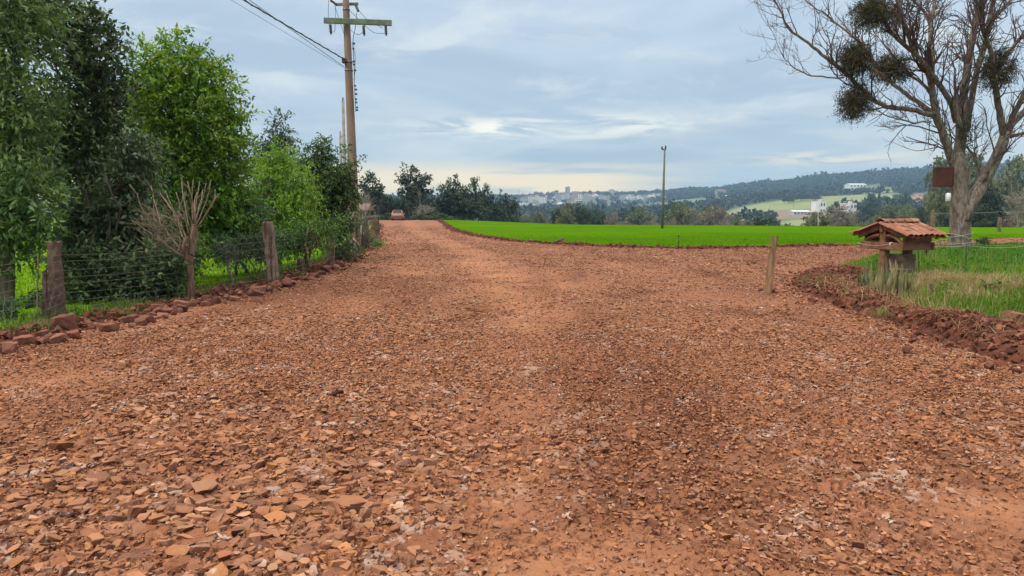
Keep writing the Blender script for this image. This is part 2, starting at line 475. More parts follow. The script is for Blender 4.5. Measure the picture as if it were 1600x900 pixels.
PAVE = np.array([(0.330, 0.136, 0.066), (0.270, 0.105, 0.051), (0.380, 0.169, 0.086), (0.210, 0.083, 0.043), (0.380, 0.155, 0.061), (0.320, 0.150, 0.084), (0.250, 0.115, 0.067), (0.300, 0.117, 0.053)])
def pavement(x, y, t):
    """stones pressed flush into the road: height and colour"""
    fade = sst(13.5, 9.0, np.hypot(x, y)); big = np.clip(0.35 + 0.6 * fbm(x + 9, y * 0.7 + 4, 3, 0.5) + 0.45 * sst(0.9, -1.2, x) * sst(8.5, 4.0, y), 0, 1)
    best = np.full(x.shape, -0.035); col = np.tile(np.array([0.16, 0.056, 0.025]), (len(x), 1))
    for s_, seed, off in ((0.125, 1, 0.030 * (1 - big)), (0.072, 2, 0.004 + 0.0 * x), (0.040, 3, 0.008 + 0.0 * x)):
        wx = x + 0.30 * s_ * perlin(x / s_ * 1.1 + 5, y / s_ * 1.1); wy = y * 0.88 + 0.30 * s_ * perlin(x / s_ * 1.1, y / s_ * 1.1 + 9)
        f1, f2, ox, oy, r = cells(wx, wy, s_, seed)
        edge = sst(0.03, 0.26, f2 - f1 + 0.05 * perlin(x * 55, y * 55)); tl = 0.30
        h = -0.030 + (0.030 + s_ * (0.22 * (r[0] - 0.45)) + tl * ((r[1] - 0.5) * ox + (r[2] - 0.5) * oy)) * edge - off
        present = r[3] < (0.62 if s_ > 0.1 else 0.72)
        h = np.where(present, h, -0.028)
        w = (h > best) & (edge > 0.08)
        c = PAVE[(r[0] * 7.99).astype(int)] * (0.72 + 0.5 * r[1])[:, None]
        pale = (fbm(x * 1.0 + 70, y, 3, 1.3) > 0.22) & (r[2] > 0.62)
        c = np.where(pale[:, None], c * 0.45 + np.array([0.30, 0.24, 0.205]), c)
        col = np.where(w[:, None], c, col); best = np.maximum(best, h)
    k = np.clip(1.15 - 0.85 * t, 0.30, 1) * fade
    return best * k, col, k

def build_road():
    for r0, r1, ratio, da in ((1.2, 12.0, 1.0030, 0.0016), (11.95, 140, 1.0075, 0.0032)):
        x, y, nr, na = polar(r0, r1, ratio, R(-50), R(50), da)
        x = x.ravel(); y = y.ravel(); f = grid_faces(nr, na)
        rd = sdf(ROAD_POLY, x, y); edge = rd + 0.18 * fbm(x, y, 3, 1.7)
        keep = (edge[f] > -0.45).all(1)
        z = road_z(x, y) + 0.004 - 0.06 * sst(0.1, -0.4, rd); t1 = track(x, y); t = t1[:, None]
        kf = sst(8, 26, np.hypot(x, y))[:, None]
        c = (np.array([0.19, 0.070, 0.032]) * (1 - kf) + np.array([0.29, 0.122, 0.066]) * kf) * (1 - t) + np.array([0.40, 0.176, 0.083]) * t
        damp = damp_soil(x, y)[:, None]
        if r0 < 5:
            h, pc, k = pavement(x, y, t1); z = z + h
            c = c * (1 - k[:, None]) + pc * k[:, None]
        c = c * (1 - damp * np.array([0.50, 0.60, 0.66]))
        c = np.concatenate([c, sst(14, 32, np.hypot(x, y))[:, None]], 1)
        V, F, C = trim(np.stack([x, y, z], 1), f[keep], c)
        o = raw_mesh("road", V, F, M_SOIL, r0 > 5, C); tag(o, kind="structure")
    # the part of the road behind the camera
    xs = np.linspace(-6.8, 6.9, 30); ys = np.linspace(-15, 1.6, 40)
    X, Y = np.meshgrid(xs, ys, indexing='ij')
    o2 = raw_mesh("road", np.stack([X.ravel(), Y.ravel(), road_z(X.ravel(), Y.ravel()) - 0.012], 1), grid_faces(30, 40)[:, ::-1], M_SOIL, True,
                  np.tile([0.26, 0.098, 0.046, 0.0], (X.size, 1))); tag(o2, kind="structure")
build_road()

# ------------------------------------------------------------------ stones
def hull_stone(seed, n=13, flat=0.42, fine=0):
    rg = random.Random(seed)
    bm = bmesh.new()
    for i in range(n):
        while True:
            p = Vector((rg.uniform(-1, 1), rg.uniform(-1, 1), rg.uniform(-1, 1)))
            if 0.75 < max(abs(p.x) + 0.35 * abs(p.y), abs(p.y) + 0.35 * abs(p.x)) < 1.1: break
        p.z = rg.choice([-1, 1, 1]) * (1 - 0.25 * rg.random())
        bm.verts.new((p.x * 0.5, p.y * 0.5 * rg.uniform(0.75, 1), p.z * 0.5 * flat))
    r = bmesh.ops.convex_hull(bm, input=bm.verts)
    bmesh.ops.delete(bm, geom=list({g for g in list(r['geom_interior']) + list(r['geom_unused']) if isinstance(g, bmesh.types.BMVert)}), context='VERTS')
    bmesh.ops.triangulate(bm, faces=bm.faces)
    for q in range(fine):
        bmesh.ops.subdivide_edges(bm, edges=bm.edges, cuts=1, use_grid_fill=True, smooth=0.0)
        bmesh.ops.smooth_vert(bm, verts=bm.verts, factor=0.2, use_axis_x=True, use_axis_y=True, use_axis_z=True)
        bmesh.ops.triangulate(bm, faces=bm.faces)
        for v in bm.verts: v.co += Vector((rg.gauss(0, 1), rg.gauss(0, 1), rg.gauss(0, 1) * flat)) * (0.017 / (1 + 0.8 * q))
    bm.verts.index_update()
    V = np.array([v.co[:] for v in bm.verts]); F = np.array([[v.index for v in f.verts] for f in bm.faces], int)
    bm.free(); return V, F

def stone_mat(name, white=1.0, dust_shade=1.0):
    m, nt, bs = mat_new(name)
    a = N(nt, "ShaderNodeAttribute", attribute_name="col")
    v = coords(nt, "Object")
    n2 = noise_n(nt, 16.0, 6, 0.65, v); n3 = noise_n(nt, 55.0, 5, 0.7, v); n4 = noise_n(nt, 2.1, 4, 0.6, v); n5 = noise_n(nt, 9, 4, 0.6, v)
    c = mixcol(nt, maprange(nt, n2, 0.5, 0.75, 0, 0.55), a.outputs["Color"], (0.13, 0.047, 0.03))
    c = mixcol(nt, maprange(nt, n3, 0.55, 0.75, 0, 0.45), c, (0.48, 0.26, 0.16))
    wm = math_n(nt, 'MULTIPLY', maprange(nt, n4, 0.50, 0.66), maprange(nt, n5, 0.49, 0.60))
    c = mixcol(nt, math_n(nt, 'MULTIPLY', wm, 0.75 * white), c, (0.58, 0.47, 0.41))
    # dusty upward faces; shading painted into the sides as a darker colour
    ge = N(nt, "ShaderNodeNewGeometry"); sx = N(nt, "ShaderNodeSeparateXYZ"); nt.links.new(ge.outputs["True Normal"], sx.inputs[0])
    side = maprange(nt, math_n(nt, 'ADD', sx.outputs[2], math_n(nt, 'MULTIPLY', n2, 0.4)), 0.45, 1.0, 0.5 * dust_shade, 0.0)
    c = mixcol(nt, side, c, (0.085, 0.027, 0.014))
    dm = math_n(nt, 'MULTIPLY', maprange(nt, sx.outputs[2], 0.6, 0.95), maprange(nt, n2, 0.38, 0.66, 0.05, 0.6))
    c = mixcol(nt, math_n(nt, 'MULTIPLY', dm, dust_shade), c, (0.37, 0.160, 0.072))
    nt.links.new(c, bs.inputs["Base Color"]); bs.inputs["Roughness"].default_value = 0.9
    bs.inputs["Specular IOR Level"].default_value = 0.2
    bump(nt, bs, math_n(nt, 'ADD', n2, math_n(nt, 'MULTIPLY', n3, 0.5)), 0.5, 0.012)
    return m
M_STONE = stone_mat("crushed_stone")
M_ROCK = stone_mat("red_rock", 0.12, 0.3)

def scatter_stones(name, x, y, z, size, templates, rng, tilt=0.16, palette=None, mat=None, stretch=(0.75, 1.3), wet=None):
    n = len(x)
    pick = rng.integers(0, len(templates), n)
    VV = []; FF = []; CC = []; off = 0
    yaw = rng.uniform(0, 2 * np.pi, n); tx = rng.normal(0, tilt, n); ty = rng.normal(0, tilt, n)
    sx = size * rng.uniform(stretch[0], stretch[1], n); sy = size * rng.uniform(0.7, 1.0, n); sz = size * rng.uniform(0.6, 1.25, n)
    pal = np.array(palette if palette is not None else [(0.317, 0.136, 0.069), (0.259, 0.105, 0.055), (0.374, 0.176, 0.093), (0.192, 0.081, 0.046), (0.384, 0.166, 0.067), (0.317, 0.156, 0.093), (0.240, 0.116, 0.074), (0.422, 0.221, 0.128)])
    base = pal[rng.integers(0, len(pal), n)] * rng.uniform(0.62, 1.22, n)[:, None]
    if wet is not None: base = base * (1 - wet[:, None] * np.array([0.38, 0.46, 0.50]))
    for k, (V, F) in enumerate(templates):
        idx = np.where(pick == k)[0]
        if not len(idx): continue
        P = V[None, :, :] * np.stack([sx[idx], sy[idx], sz[idx]], 1)[:, None, :]
        X, Y, Z = P[..., 0], P[..., 1], P[..., 2]
        c, s = np.cos(tx[idx])[:, None], np.sin(tx[idx])[:, None]; Y, Z = Y * c - Z * s, Y * s + Z * c
        c, s = np.cos(ty[idx])[:, None], np.sin(ty[idx])[:, None]; X, Z = X * c - Z * s, X * s + Z * c
        c, s = np.cos(yaw[idx])[:, None], np.sin(yaw[idx])[:, None]; X, Y = X * c - Y * s, X * s + Y * c
        P = np.stack([X + x[idx][:, None], Y + y[idx][:, None], Z + z[idx][:, None]], -1)
        m, nv = P.shape[:2]
        VV.append(P.reshape(-1, 3)); FF.append((F[None] + (np.arange(m) * nv)[:, None, None] + off).reshape(-1, 3)); off += m * nv
        CC.append(np.repeat(base[idx], nv, axis=0))
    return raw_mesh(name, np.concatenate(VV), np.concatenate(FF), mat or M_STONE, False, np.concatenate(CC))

STONES = [hull_stone(100 + i, n=9 + i % 5, flat=0.40 + 0.13 * (i % 3)) for i in range(24)]
NEAR_STONES = [hull_stone(100 + i, n=10 + i % 5, flat=0.40 + 0.13 * (i % 3), fine=1) for i in range(28)]
CHUNKS = [hull_stone(300 + i, n=11 + i % 4, flat=0.66 + 0.14 * (i % 3), fine=1) for i in range(14)]
PEBBLES = [hull_stone(500 + i, n=7, flat=0.5) for i in range(8)]

def sample_view(rng, n, y0, y1, xl, xr):
    """random points uniform over the visible wedge"""
    yy = np.sqrt(rng.uniform(y0 * y0, y1 * y1, n)); u = rng.uniform(-0.78, 0.78, n)
    return u * yy, yy

def build_gravel():
    rng = np.random.default_rng(11)
    X = []; Y = []; S = []
    for (y0, y1, dens, smin, smax) in ((2.4, 9, 1000, 0.018, 0.10), (9, 18, 480, 0.03, 0.105), (18, 36, 170, 0.045, 0.13), (36, 70, 22, 0.08, 0.16)):
        n = int(0.78 * (y1 * y1 - y0 * y0) * dens)
        x, y = sample_view(rng, n, y0, y1, 0, 0)
        rd = sdf(ROAD_POLY, x, y); t = track(x, y)
        pat = fbm(x + 9, y * 0.7 + 4, 3, 0.5)
        left = sst(2.5, -2.0, x - 0.0 * y) * 0.25
        prob = np.clip(1.0 + left - 0.95 * t + 0.5 * pat, 0.05, 1)
        if y1 < 10: prob = prob * 0.42
        k = (rd > -0.1) & (rng.random(n) < prob)
        x, y, t, pat = x[k], y[k], t[k], pat[k]
        big = np.clip(0.55 + 0.5 * sst(1.0, -1.5, x) * sst(9, 4, y) + 0.5 * pat - 0.5 * t, 0.2, 1.3)
        s = smin + (smax - smin) * rng.random(len(x)) ** 2.3 * big
        s = np.where(rng.random(len(x)) < 0.012, s * 1.7, s) * (1 + 0.18 * sst(0.8, -1.0, x) * sst(6.5, 4.0, y))
        X.append(x); Y.append(y); S.append(s)
    x = np.concatenate(X); y = np.concatenate(Y); s = np.concatenate(S)
    z = road_z(x, y) + s * rng.uniform(-0.14, 0.02, len(x)) + 0.003 * rng.random(len(x))
    k = (np.hypot(x, y) < 9.5) & (s > 0.045)
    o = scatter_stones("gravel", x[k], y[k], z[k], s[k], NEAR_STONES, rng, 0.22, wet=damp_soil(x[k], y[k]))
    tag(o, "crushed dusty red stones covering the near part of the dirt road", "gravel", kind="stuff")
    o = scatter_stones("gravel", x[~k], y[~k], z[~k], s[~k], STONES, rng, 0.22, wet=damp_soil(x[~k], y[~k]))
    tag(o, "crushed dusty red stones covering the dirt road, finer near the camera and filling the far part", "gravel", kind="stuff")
    # fine crumbs
    n = 90000
    x, y = sample_view(rng, n, 2.4, 9.5, 0, 0); rd = sdf(ROAD_POLY, x, y)
    k = (rd > -0.2) & (rng.random(n) < np.clip(0.55 - 0.35 * track(x, y) + 0.5 * fbm(x, y, 3, 1.1), 0.08, 1)); x, y = x[k], y[k]
    s = rng.uniform(0.010, 0.038, len(x))
    o = scatter_stones("gravel", x, y, road_z(x, y) + s * 0.1 + 0.003, s, PEBBLES, rng, 0.4,
                       palette=[(0.27, 0.105, 0.058), (0.34, 0.145, 0.08), (0.22, 0.08, 0.044), (0.42, 0.21, 0.13), (0.38, 0.165, 0.085)])
    tag(o, "small red stone crumbs strewn between the larger road stones", "gravel", kind="stuff")
build_gravel()

# ------------------------------------------------------------------ soil banks along the road's edges
def strip_bank(name, line, width, height, seed, rough=1.0, step=0.06, nw=22, colr=(0.15, 0.05, 0.028), end=(0.5, 0.5)):
    """ridge of pushed-up soil following a line in plan"""
    P = np.array(line, float)
    seg = np.hypot(*np.diff(P, axis=0).T); L = np.concatenate([[0], np.cumsum(seg)])
    steps = [0.0]
    while steps[-1] < L[-1]:
        q = np.array([np.interp(steps[-1], L, P[:, 0]), np.interp(steps[-1], L, P[:, 1])])
        steps.append(steps[-1] + max(step, 0.006 * math.hypot(*q)))
    s = np.array(steps)
    px = np.interp(s, L, P[:, 0]); py = np.interp(s, L, P[:, 1])
    tx = np.gradient(px); ty = np.gradient(py); nn = np.hypot(tx, ty); tx /= nn; ty /= nn
    w = np.linspace(-1, 1, nw)
    wid = width * (1 + 0.3 * perlin(s * 0.35 + seed, s * 0 + 0.5))
    X = px[:, None] + ty[:, None] * w[None] * wid[:, None] * 0.5
    Y = py[:, None] - tx[:, None] * w[None] * wid[:, None] * 0.5
    prof = (1 - w ** 2) ** 0.8
    hh = height * (0.75 + 0.55 * perlin(s * 0.55 + seed, s * 0 + 3.3) + 0.3 * perlin(s * 1.9 + seed, s * 0))
    hh = np.maximum(hh, 0.15 * height) * sst(0, end[0], s) * sst(0, end[1], L[-1] - s)
    base = np.minimum(Hn(X.ravel(), Y.ravel()), 9e9).reshape(X.shape)
    rd = sdf(ROAD_POLY, X.ravel(), Y.ravel()).reshape(X.shape)
    base = np.where(rd > 0, road_z(X, Y), base)
    cl = 0.09 * np.abs(fbm(X, Y, 3, 3.2)) + 0.05 * fbm(X, Y, 3, 8.0)
    Z = base + prof[None] * (hh[:, None] + rough * cl) - 0.035
    c = np.array(colr) * (0.8 + 0.5 * (fbm(X, Y, 3, 1.5).ravel()[:, None] * 0.5 + 0.5))
    f = grid_faces(len(s), nw)
    o = raw_mesh(name, np.stack([X.ravel(), Y.ravel(), Z.ravel()], 1), f, M_BANK, True, c)
    return o, (px, py, tx, ty, wid, hh)

def bank_mat():
    m, nt, bs = mat_new("loose_dark_red_soil")
    a = N(nt, "ShaderNodeAttribute", attribute_name="col"); v = coords(nt, "Object")
    n2 = noise_n(nt, 9.0, 7, 0.68, v); n3 = noise_n(nt, 40.0, 5, 0.7, v)
    c = mixcol(nt, maprange(nt, n2, 0.42, 0.65), a.outputs["Color"], (0.06, 0.02, 0.012))
    c = mixcol(nt, maprange(nt, n3, 0.55, 0.72, 0, 0.6), c, (0.30, 0.12, 0.065))
    nt.links.new(c, bs.inputs["Base Color"]); bs.inputs["Roughness"].default_value = 0.95
    bs.inputs["Specular IOR Level"].default_value = 0.2
    bump(nt, bs, math_n(nt, 'ADD', n2, math_n(nt, 'MULTIPLY', n3, 0.4)), 1.0, 0.05)
    return m
M_BANK = bank_mat()
def inset(line, d):
    P = np.array(line, float); t = np.gradient(P, axis=0); t /= np.linalg.norm(t, axis=1)[:, None]
    return P + np.stack([t[:, 1], -t[:, 0]], 1) * d

BANK_R = [(6.15, 4.5), (5.95, 7), (5.85, 9.0), (5.85, 10.5), (5.95, 12), (6.3, 13.8), (6.7, 15.6), (7.4, 17.2), (8.2, 18.6)]
BANK_L = [(-6.75, 4), (-6.5, 7), (-6.35, 9), (-6.1, 11), (-5.7, 13.2), (-5.4, 16.5), (-5.4, 22), (-6.0, 30), (-6.9, 37), (-9.4, 50), (-13.6, 75), (-18, 96)]
def build_banks():
    rng = np.random.default_rng(5)
    RUB = [(0.13, 0.045, 0.026), (0.095, 0.032, 0.019), (0.165, 0.060, 0.035), (0.20, 0.078, 0.046), (0.11, 0.040, 0.025)]
    o, g = strip_bank("soil_bank", BANK_R, 1.3, 0.23, 3.7, 1.4); tag(o, kind="structure")
    def clods(gg, n, smin, smax, spread, label, lift=0.0, maxd=1e9):
        px, py, tx, ty, wid, hh = gg
        k = rng.integers(0, len(px), n); w = rng.normal(0, spread, n)
        x = px[k] + ty[k] * w * wid[k]; y = py[k] - tx[k] * w * wid[k]
        s = smin + (smax - smin) * rng.random(n) ** 2.5
        z = np.maximum(Hn(x, y), H(x, y)) + np.maximum(0, 1 - (2 * w) ** 2) ** 0.8 * hh[k] + lift
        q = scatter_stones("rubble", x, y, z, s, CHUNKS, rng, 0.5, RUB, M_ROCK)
        tag(q, label, "rubble", kind="stuff")
    clods(g, 9000, 0.02, 0.135, 0.27, "dark red clods and broken stone heaped beside the right hand grass")
    o, g = strip_bank("soil_bank", BANK_L, 0.75, 0.06, 9.1, 0.6); tag(o, kind="structure")
    clods(g, 5000, 0.03, 0.17, 0.42, "dark red broken stones lying along the foot of the wire fence")
    o, g = strip_bank("soil_bank", FIELD_E[:11], 0.8, 0.09, 5.5, 1.0, colr=(0.17, 0.055, 0.03)); tag(o, kind="structure")
    clods(g, 3600, 0.04, 0.19, 0.24, "red soil clods along the edge of the green field")
    o, g = strip_bank("soil_bank", [(44, 44.6), (38, 41.4), (24, 33.4), (17, 30.0), (12.5, 25.8), (10.0, 22.2)], 0.7, 0.03, 15.5, 0.6, colr=(0.20, 0.07, 0.04)); tag(o, kind="structure")
build_banks()

# individual larger rocks
def build_rocks():
    rng = random.Random(21)
    protos = []
    for i in range(9):
        V, F = hull_stone(700 + i, n=12 + i % 3, flat=0.6 + 0.1 * (i % 3), fine=2)
        c = np.tile(np.array([(0.19, 0.076, 0.050), (0.23, 0.100, 0.066), (0.15, 0.062, 0.045)][i % 3]), (len(V), 1))
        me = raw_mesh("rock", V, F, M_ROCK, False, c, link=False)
        protos.append(me)
    def rock(px, py, wpx, label, group, hz=0.75, z=None, mesh=None):
        p = gp(px, py, 0.04 if z is None else z); w_big = wpx > 28
        s = wpx * p.y / FPX
        o = bpy.data.objects.new("rock", protos[rng.randrange(9) if mesh is None else mesh]); COL.objects.link(o)
        o.scale = (s, s * rng.uniform(0.6, 0.9), s * hz); tl = 0.25 if w_big else 0.6; o.rotation_euler = (rng.uniform(-tl, tl), rng.uniform(-tl, tl), rng.uniform(-0.6, 0.6) if w_big else rng.uniform(-3, 3))
        o.location = (p.x, p.y, h1(p.x, p.y) + s * hz * 0.20)
        tag(o, label, "rock", group); return o
    GL = "reddish rocks lining the road below the wire fence"
    big = [(98, 512, 50, "largest reddish rock, broad and flat, at the foot of the square stone fence post"),
           (15, 545, 34, "reddish rock at the far left end of the row below the fence"),
           (116, 524, 30, "flat reddish rock just in front of the square stone post"),
           (172, 512, 32, "pinkish rock in the row, just beyond the square stone post"),
           (66, 532, 22, "greyish rock lying left of the biggest rock by the stone post"),
           (90, 530, 26, "small pointed rock in front of the biggest rock by the stone post"),
           (38, 533, 30, "rounded reddish rock between the leftmost rock and the stone post"),
           (140, 509, 20, "dark rock wedged beside the biggest rock by the stone post"),
           (250, 482, 26, "dark red rock below the middle of the first fence bay"),
           (283, 478, 26, "blocky red rock at the foot of the pruned tree"),
           (322, 470, 24, "red rock just right of the pruned trunk"),
           (405, 455, 26, "slanted rock just left of the weathered wooden fence post"),
           (448, 446, 24, "rock at the right foot of the weathered wooden fence post"),
           (510, 424, 22, "long dark rock below the dark wooden post near the gate")]
    for px, py, w, lb in big: rock(px, py, w * 1.15, lb, GL)
    for i in range(92):
        t = (i + rng.uniform(-.4, .4)) / 92.0
        px = 195 + 375 * t
        py = np.interp(px, [195, 300, 440, 530, 570], [502, 473, 443, 415, 398]) + rng.uniform(-3, 9)
        rock(px, py, rng.uniform(9, 24) * (1.1 - 0.35 * t), "smaller reddish rock in the row beneath the wire fence", GL)
    GR = "red rocks in the soil heap beside the right grass"
    for px, py, w, lb, hz in [(1590, 505, 60, "large rounded red boulder at the picture's right edge in the grass", 1.0),
                              (1455, 495, 40, "big dark red clod on top of the right soil heap", 0.8),
                              (1262, 448, 26, "flat slab of red rock at the heap's tip near the wooden stake", 0.5),
                              (1420, 535, 34, "rough rock low on the road side of the right soil heap", 0.8),
                              (1500, 512, 36, "dark rock in the middle of the soil heap below the grass", 0.8),
                              (1540, 520, 30, "dark red rock right of the middle of the soil heap", 0.8),
                              (1350, 462, 26, "red rock in the soil heap below the spiky plants", 0.7),
                              (1575, 545, 36, "reddish rock at the right end of the soil heap", 0.7)]:
        rock(px, py, w * (0.9 if px == 1590 else 0.72), lb, GR, hz, z=0.12)
    rock(1208, 457, 20, "round dark grey stone at the foot of the wooden stake", None, 0.7, 0.0)
    rock(1188, 455, 12, "small dark stone left of the wooden stake's foot", None, 0.7, 0.0)
    rock(1028, 388, 13, "dark lump of soil on the field edge below the lone far pole", None, 0.8, 0.0)
    for i in range(26):
        px = rng.uniform(1275, 1590); t = (px - 1275) / 315
        py = np.interp(px, [1275, 1400, 1500, 1600], [452, 486, 508, 535]) + rng.uniform(-10, 24)
        rock(px, py, rng.uniform(8, 17), "smaller dark red rock in the right soil heap", GR, 0.8, 0.1)
build_rocks()

# ------------------------------------------------------------------ grass
def blades(name, x, y, z, hgt, wid, cols, rng, mat, lean=0.35, kind="stuff", label=None, cat="grass"):
    n = len(x)
    a = rng.uniform(0, 2 * np.pi, n); b = rng.uniform(0, 2 * np.pi, n); l = np.abs(rng.normal(0, lean, n)) * hgt
    dx, dy = np.cos(a) * wid * 0.5, np.sin(a) * wid * 0.5
    lx, ly = np.cos(b) * l, np.sin(b) * l
    P = np.stack([
        np.stack([x - dx, y - dy, z], 1), np.stack([x + dx, y + dy, z], 1),
        np.stack([x - dx * 0.8 + lx * 0.3, y - dy * 0.8 + ly * 0.3, z + hgt * 0.55], 1), np.stack([x + dx * 0.8 + lx * 0.3, y + dy * 0.8 + ly * 0.3, z + hgt * 0.55], 1),
        np.stack([x + lx, y + ly, z + hgt * np.sqrt(np.maximum(0.15, 1 - (l / hgt) ** 2 * 0.5))], 1)], 1)
    o5 = np.arange(n)[:, None] * 5
    q = o5 + np.array([[0, 1, 3, 2]]); t = o5 + np.array([[2, 3, 4]])
    o = raw_mesh(name, P.reshape(-1, 3), [q, t], mat, False, np.repeat(cols, 5, axis=0))
    return tag(o, label, cat, kind=kind)

M_GRASS = leaf_mat("grass_blades", 0.35, 0.75, (1, 1, 1), 0.12)
M_CROP = leaf_mat("crop_blades", 0.25, 0.95, (1, 1, 0.5), 0.02)
def lerpc(a, b, t): return np.array(a)[None] * (1 - t[:, None]) + np.array(b)[None] * t[:, None]

def turf_mat(name, c1, c2, c3, sc=0.35, st=None):
    m, nt, bs = mat_new(name); v = coords(nt, "Object", st)
    n1 = noise_n(nt, sc, 5, 0.6, v); n2 = noise_n(nt, 11, 5, 0.7, v)
    n3 = noise_n(nt, sc * 6, 6, 0.65, v)
    c = mixcol(nt, maprange(nt, n1, 0.35, 0.65), c1, c2); c = mixcol(nt, maprange(nt, n2, 0.45, 0.7, 0, 0.7), c, c3)
    c = mixcol(nt, maprange(nt, n3, 0.5, 0.72, 0, 0.75), c, c3)
    nt.links.new(c, bs.inputs["Base Color"]); bs.inputs["Roughness"].default_value = 0.9
    bs.inputs["Specular IOR Level"].default_value = 0.0
    bump(nt, bs, n2, 0.6, 0.06); return m

def sheet(name, poly, mat, r0, r1, ratio, a0, a1, da, zoff, marg=0.0, wob=0.25):
    x, y, nr, na = polar(r0, r1, ratio, R(a0), R(a1), R(da)); x = x.ravel(); y = y.ravel()
    f = grid_faces(nr, na); s = sdf(poly, x, y) + wob * fbm(x, y, 3, 1.2)
    keep = (s[f] > marg).all(1)
    V, F, _ = trim(np.stack([x, y, Hn(x, y) + zoff], 1), f[keep])
    o = raw_mesh(name, V, F, mat, True); return tag(o, kind="structure")

def build_grass():
    rng = np.random.default_rng(3)
    sheet("green_field", FIELD_POLY, turf_mat("young_crop", (0.088, 0.190, 0.003), (0.062, 0.155, 0.003), (0.036, 0.088, 0.003), 0.12, (0.35, 1.0, 1.0)), 28, 135, 1.01, -14, 50, 0.12, 0.012)
    sheet("lawn", LAWN_POLY, turf_mat("lawn_turf", (0.18, 0.32, 0.008), (0.12, 0.24, 0.008), (0.07, 0.16, 0.012)), 6, 120, 1.02, -75, -6, 0.3, 0.0)
    sheet("grass_verge", GRASS_POLY, turf_mat("verge_turf", (0.08, 0.15, 0.02), (0.10, 0.12, 0.035), (0.05, 0.07, 0.02)), 7, 80, 1.012, 8, 75, 0.25, 0.0)
    # field: short young crop; denser towards its road edge
    n = 70000
    y = rng.uniform(29, 50, n) ; x = rng.uniform(-0.15, 0.72, n) * y
    k = (sdf(FIELD_POLY, x, y) > 0.35 + 0.25 * fbm(x, y, 2, 1.5)) & (rng.random(n) < np.clip((50 - y) / 14, 0, 1)); x, y = x[k], y[k]
    t = np.clip(0.5 + 0.6 * fbm(x, y * 0.35, 3, 0.25) + rng.normal(0, 0.1, len(x)), 0, 1)
    blades("field_grass", x, y, Hn(x, y), rng.uniform(0.025, 0.06, len(x)), 0.012 + 0.0004 * y, lerpc((0.06, 0.165, 0.001), (0.085, 0.21, 0.001), t), rng, M_CROP, 0.4, label="bright green young crop covering the field", cat="crop")
    # lawn behind the fence
    n = 70000
    y = rng.uniform(7, 48, n); x = -rng.uniform(0.12, 0.95, n) * y
    k = (sdf(LAWN_POLY, x, y) > 0.1) & (rng.random(n) < np.clip(18 / y, 0, 1)); x, y = x[k], y[k]
    t = np.clip(0.55 + 0.5 * fbm(x, y, 3, 0.5) + rng.normal(0, 0.2, len(x)), 0, 1)
    blades("lawn_grass", x, y, Hn(x, y), rng.uniform(0.03, 0.09, len(x)), 0.014 + 0.0006 * y, lerpc((0.10, 0.20, 0.006), (0.24, 0.40, 0.010), t), rng, M_GRASS, 0.5, label="bright short lawn grass behind the wire fence", cat="grass")
    # rough grass strip under the fence
    n = 9000
    k = rng.integers(0, 2 ** 31, n); tt = rng.random(n) ** 1.3
    L = np.array(BANK_L); ys = 6.5 + 40 * tt; xs = np.interp(ys, L[:, 1], L[:, 0]) - np.abs(rng.normal(0.55, 0.3, n))
    t = np.clip(0.4 + 0.6 * fbm(xs, ys, 3, 0.8) + rng.normal(0, 0.25, n), 0, 1)
    hgt = rng.uniform(0.06, 0.28, n) * np.clip(0.7 + fbm(xs, ys, 2, 0.9), 0.25, 1.4)
    blades("fence_grass", xs, ys, Hn(xs, ys) - 0.01, hgt, rng.uniform(0.010, 0.02, n), lerpc((0.045, 0.10, 0.02), (0.17, 0.21, 0.06), t), rng, M_GRASS, 0.55, label="rough grass tufts growing under the wire fence", cat="grass")
    # long grass on the raised corner at the right
    n = 150000
    y = 7 + 40 * rng.random(n) ** 1.5; x = rng.uniform(0.2, 0.95, n) * y
    sd = sdf(GRASS_POLY, x, y)
    k = (sd > 0.0 + 0.15 * fbm(x, y, 2, 2)) & ~((np.abs(x - 7.15) < 0.75) & (np.abs(y - 14.3) < 0.75) & (rng.random(n) < 0.8)); x, y, sd = x[k], y[k], sd[k]
    f = fbm(x, y, 4, 0.45)
    dry = 0.9 * np.exp(-(((x - 8.2) / 0.9) ** 2 + ((y - 13.6) / 1.3) ** 2)) + 0.35 * np.exp(-((sd - 0.3) / 0.5) ** 2) * sst(16, 12, y)
    dry = np.clip(dry + 0.35 * fbm(x + 30, y, 3, 0.9), 0, 1)
    isd = rng.random(len(x)) < dry * 0.72
    t = np.clip(0.5 + 0.6 * f + rng.normal(0, 0.22, len(x)), 0, 1)
    lush = sst(9.5, 13, x) * sst(14, 19, y)
    lush = np.clip(lush + 0.6 * sst(0.78, 0.9, x / y), 0, 1)
    cg = lerpc((0.055, 0.13, 0.012), (0.18, 0.28, 0.035), t); cl = lerpc((0.045, 0.15, 0.014), (0.12, 0.26, 0.02), t)
    c = cg * (1 - lush[:, None]) + cl * lush[:, None]
    c[isd] = lerpc((0.24, 0.17, 0.08), (0.44, 0.34, 0.18), rng.random(isd.sum()))
    hgt = rng.uniform(0.08, 0.26, len(x)) * np.clip(1 + 0.9 * f, 0.5, 1.7) * np.where(isd, 0.95, 1) * sst(-0.2, 0.8, sd + 0.4)
    hgt = hgt * np.where(y > 18, 0.7, 1.0) * (1 - 0.55 * np.exp(-((x - 8.3) / 1.6) ** 2 - ((y - 16.0) / 2.2) ** 2)) * (0.75 + 0.5 * sst(-0.3, 0.6, fbm(x, y, 3, 1.1)))
    blades("verge_grass", x, y, Hn(x, y) - 0.01, hgt, np.where(isd, 0.010, 0.016) * (0.7 + y * 0.03), c, rng, M_GRASS, 0.55, label="long green and straw grass on the raised corner around the roofed shelter", cat="grass")
    n = 9000
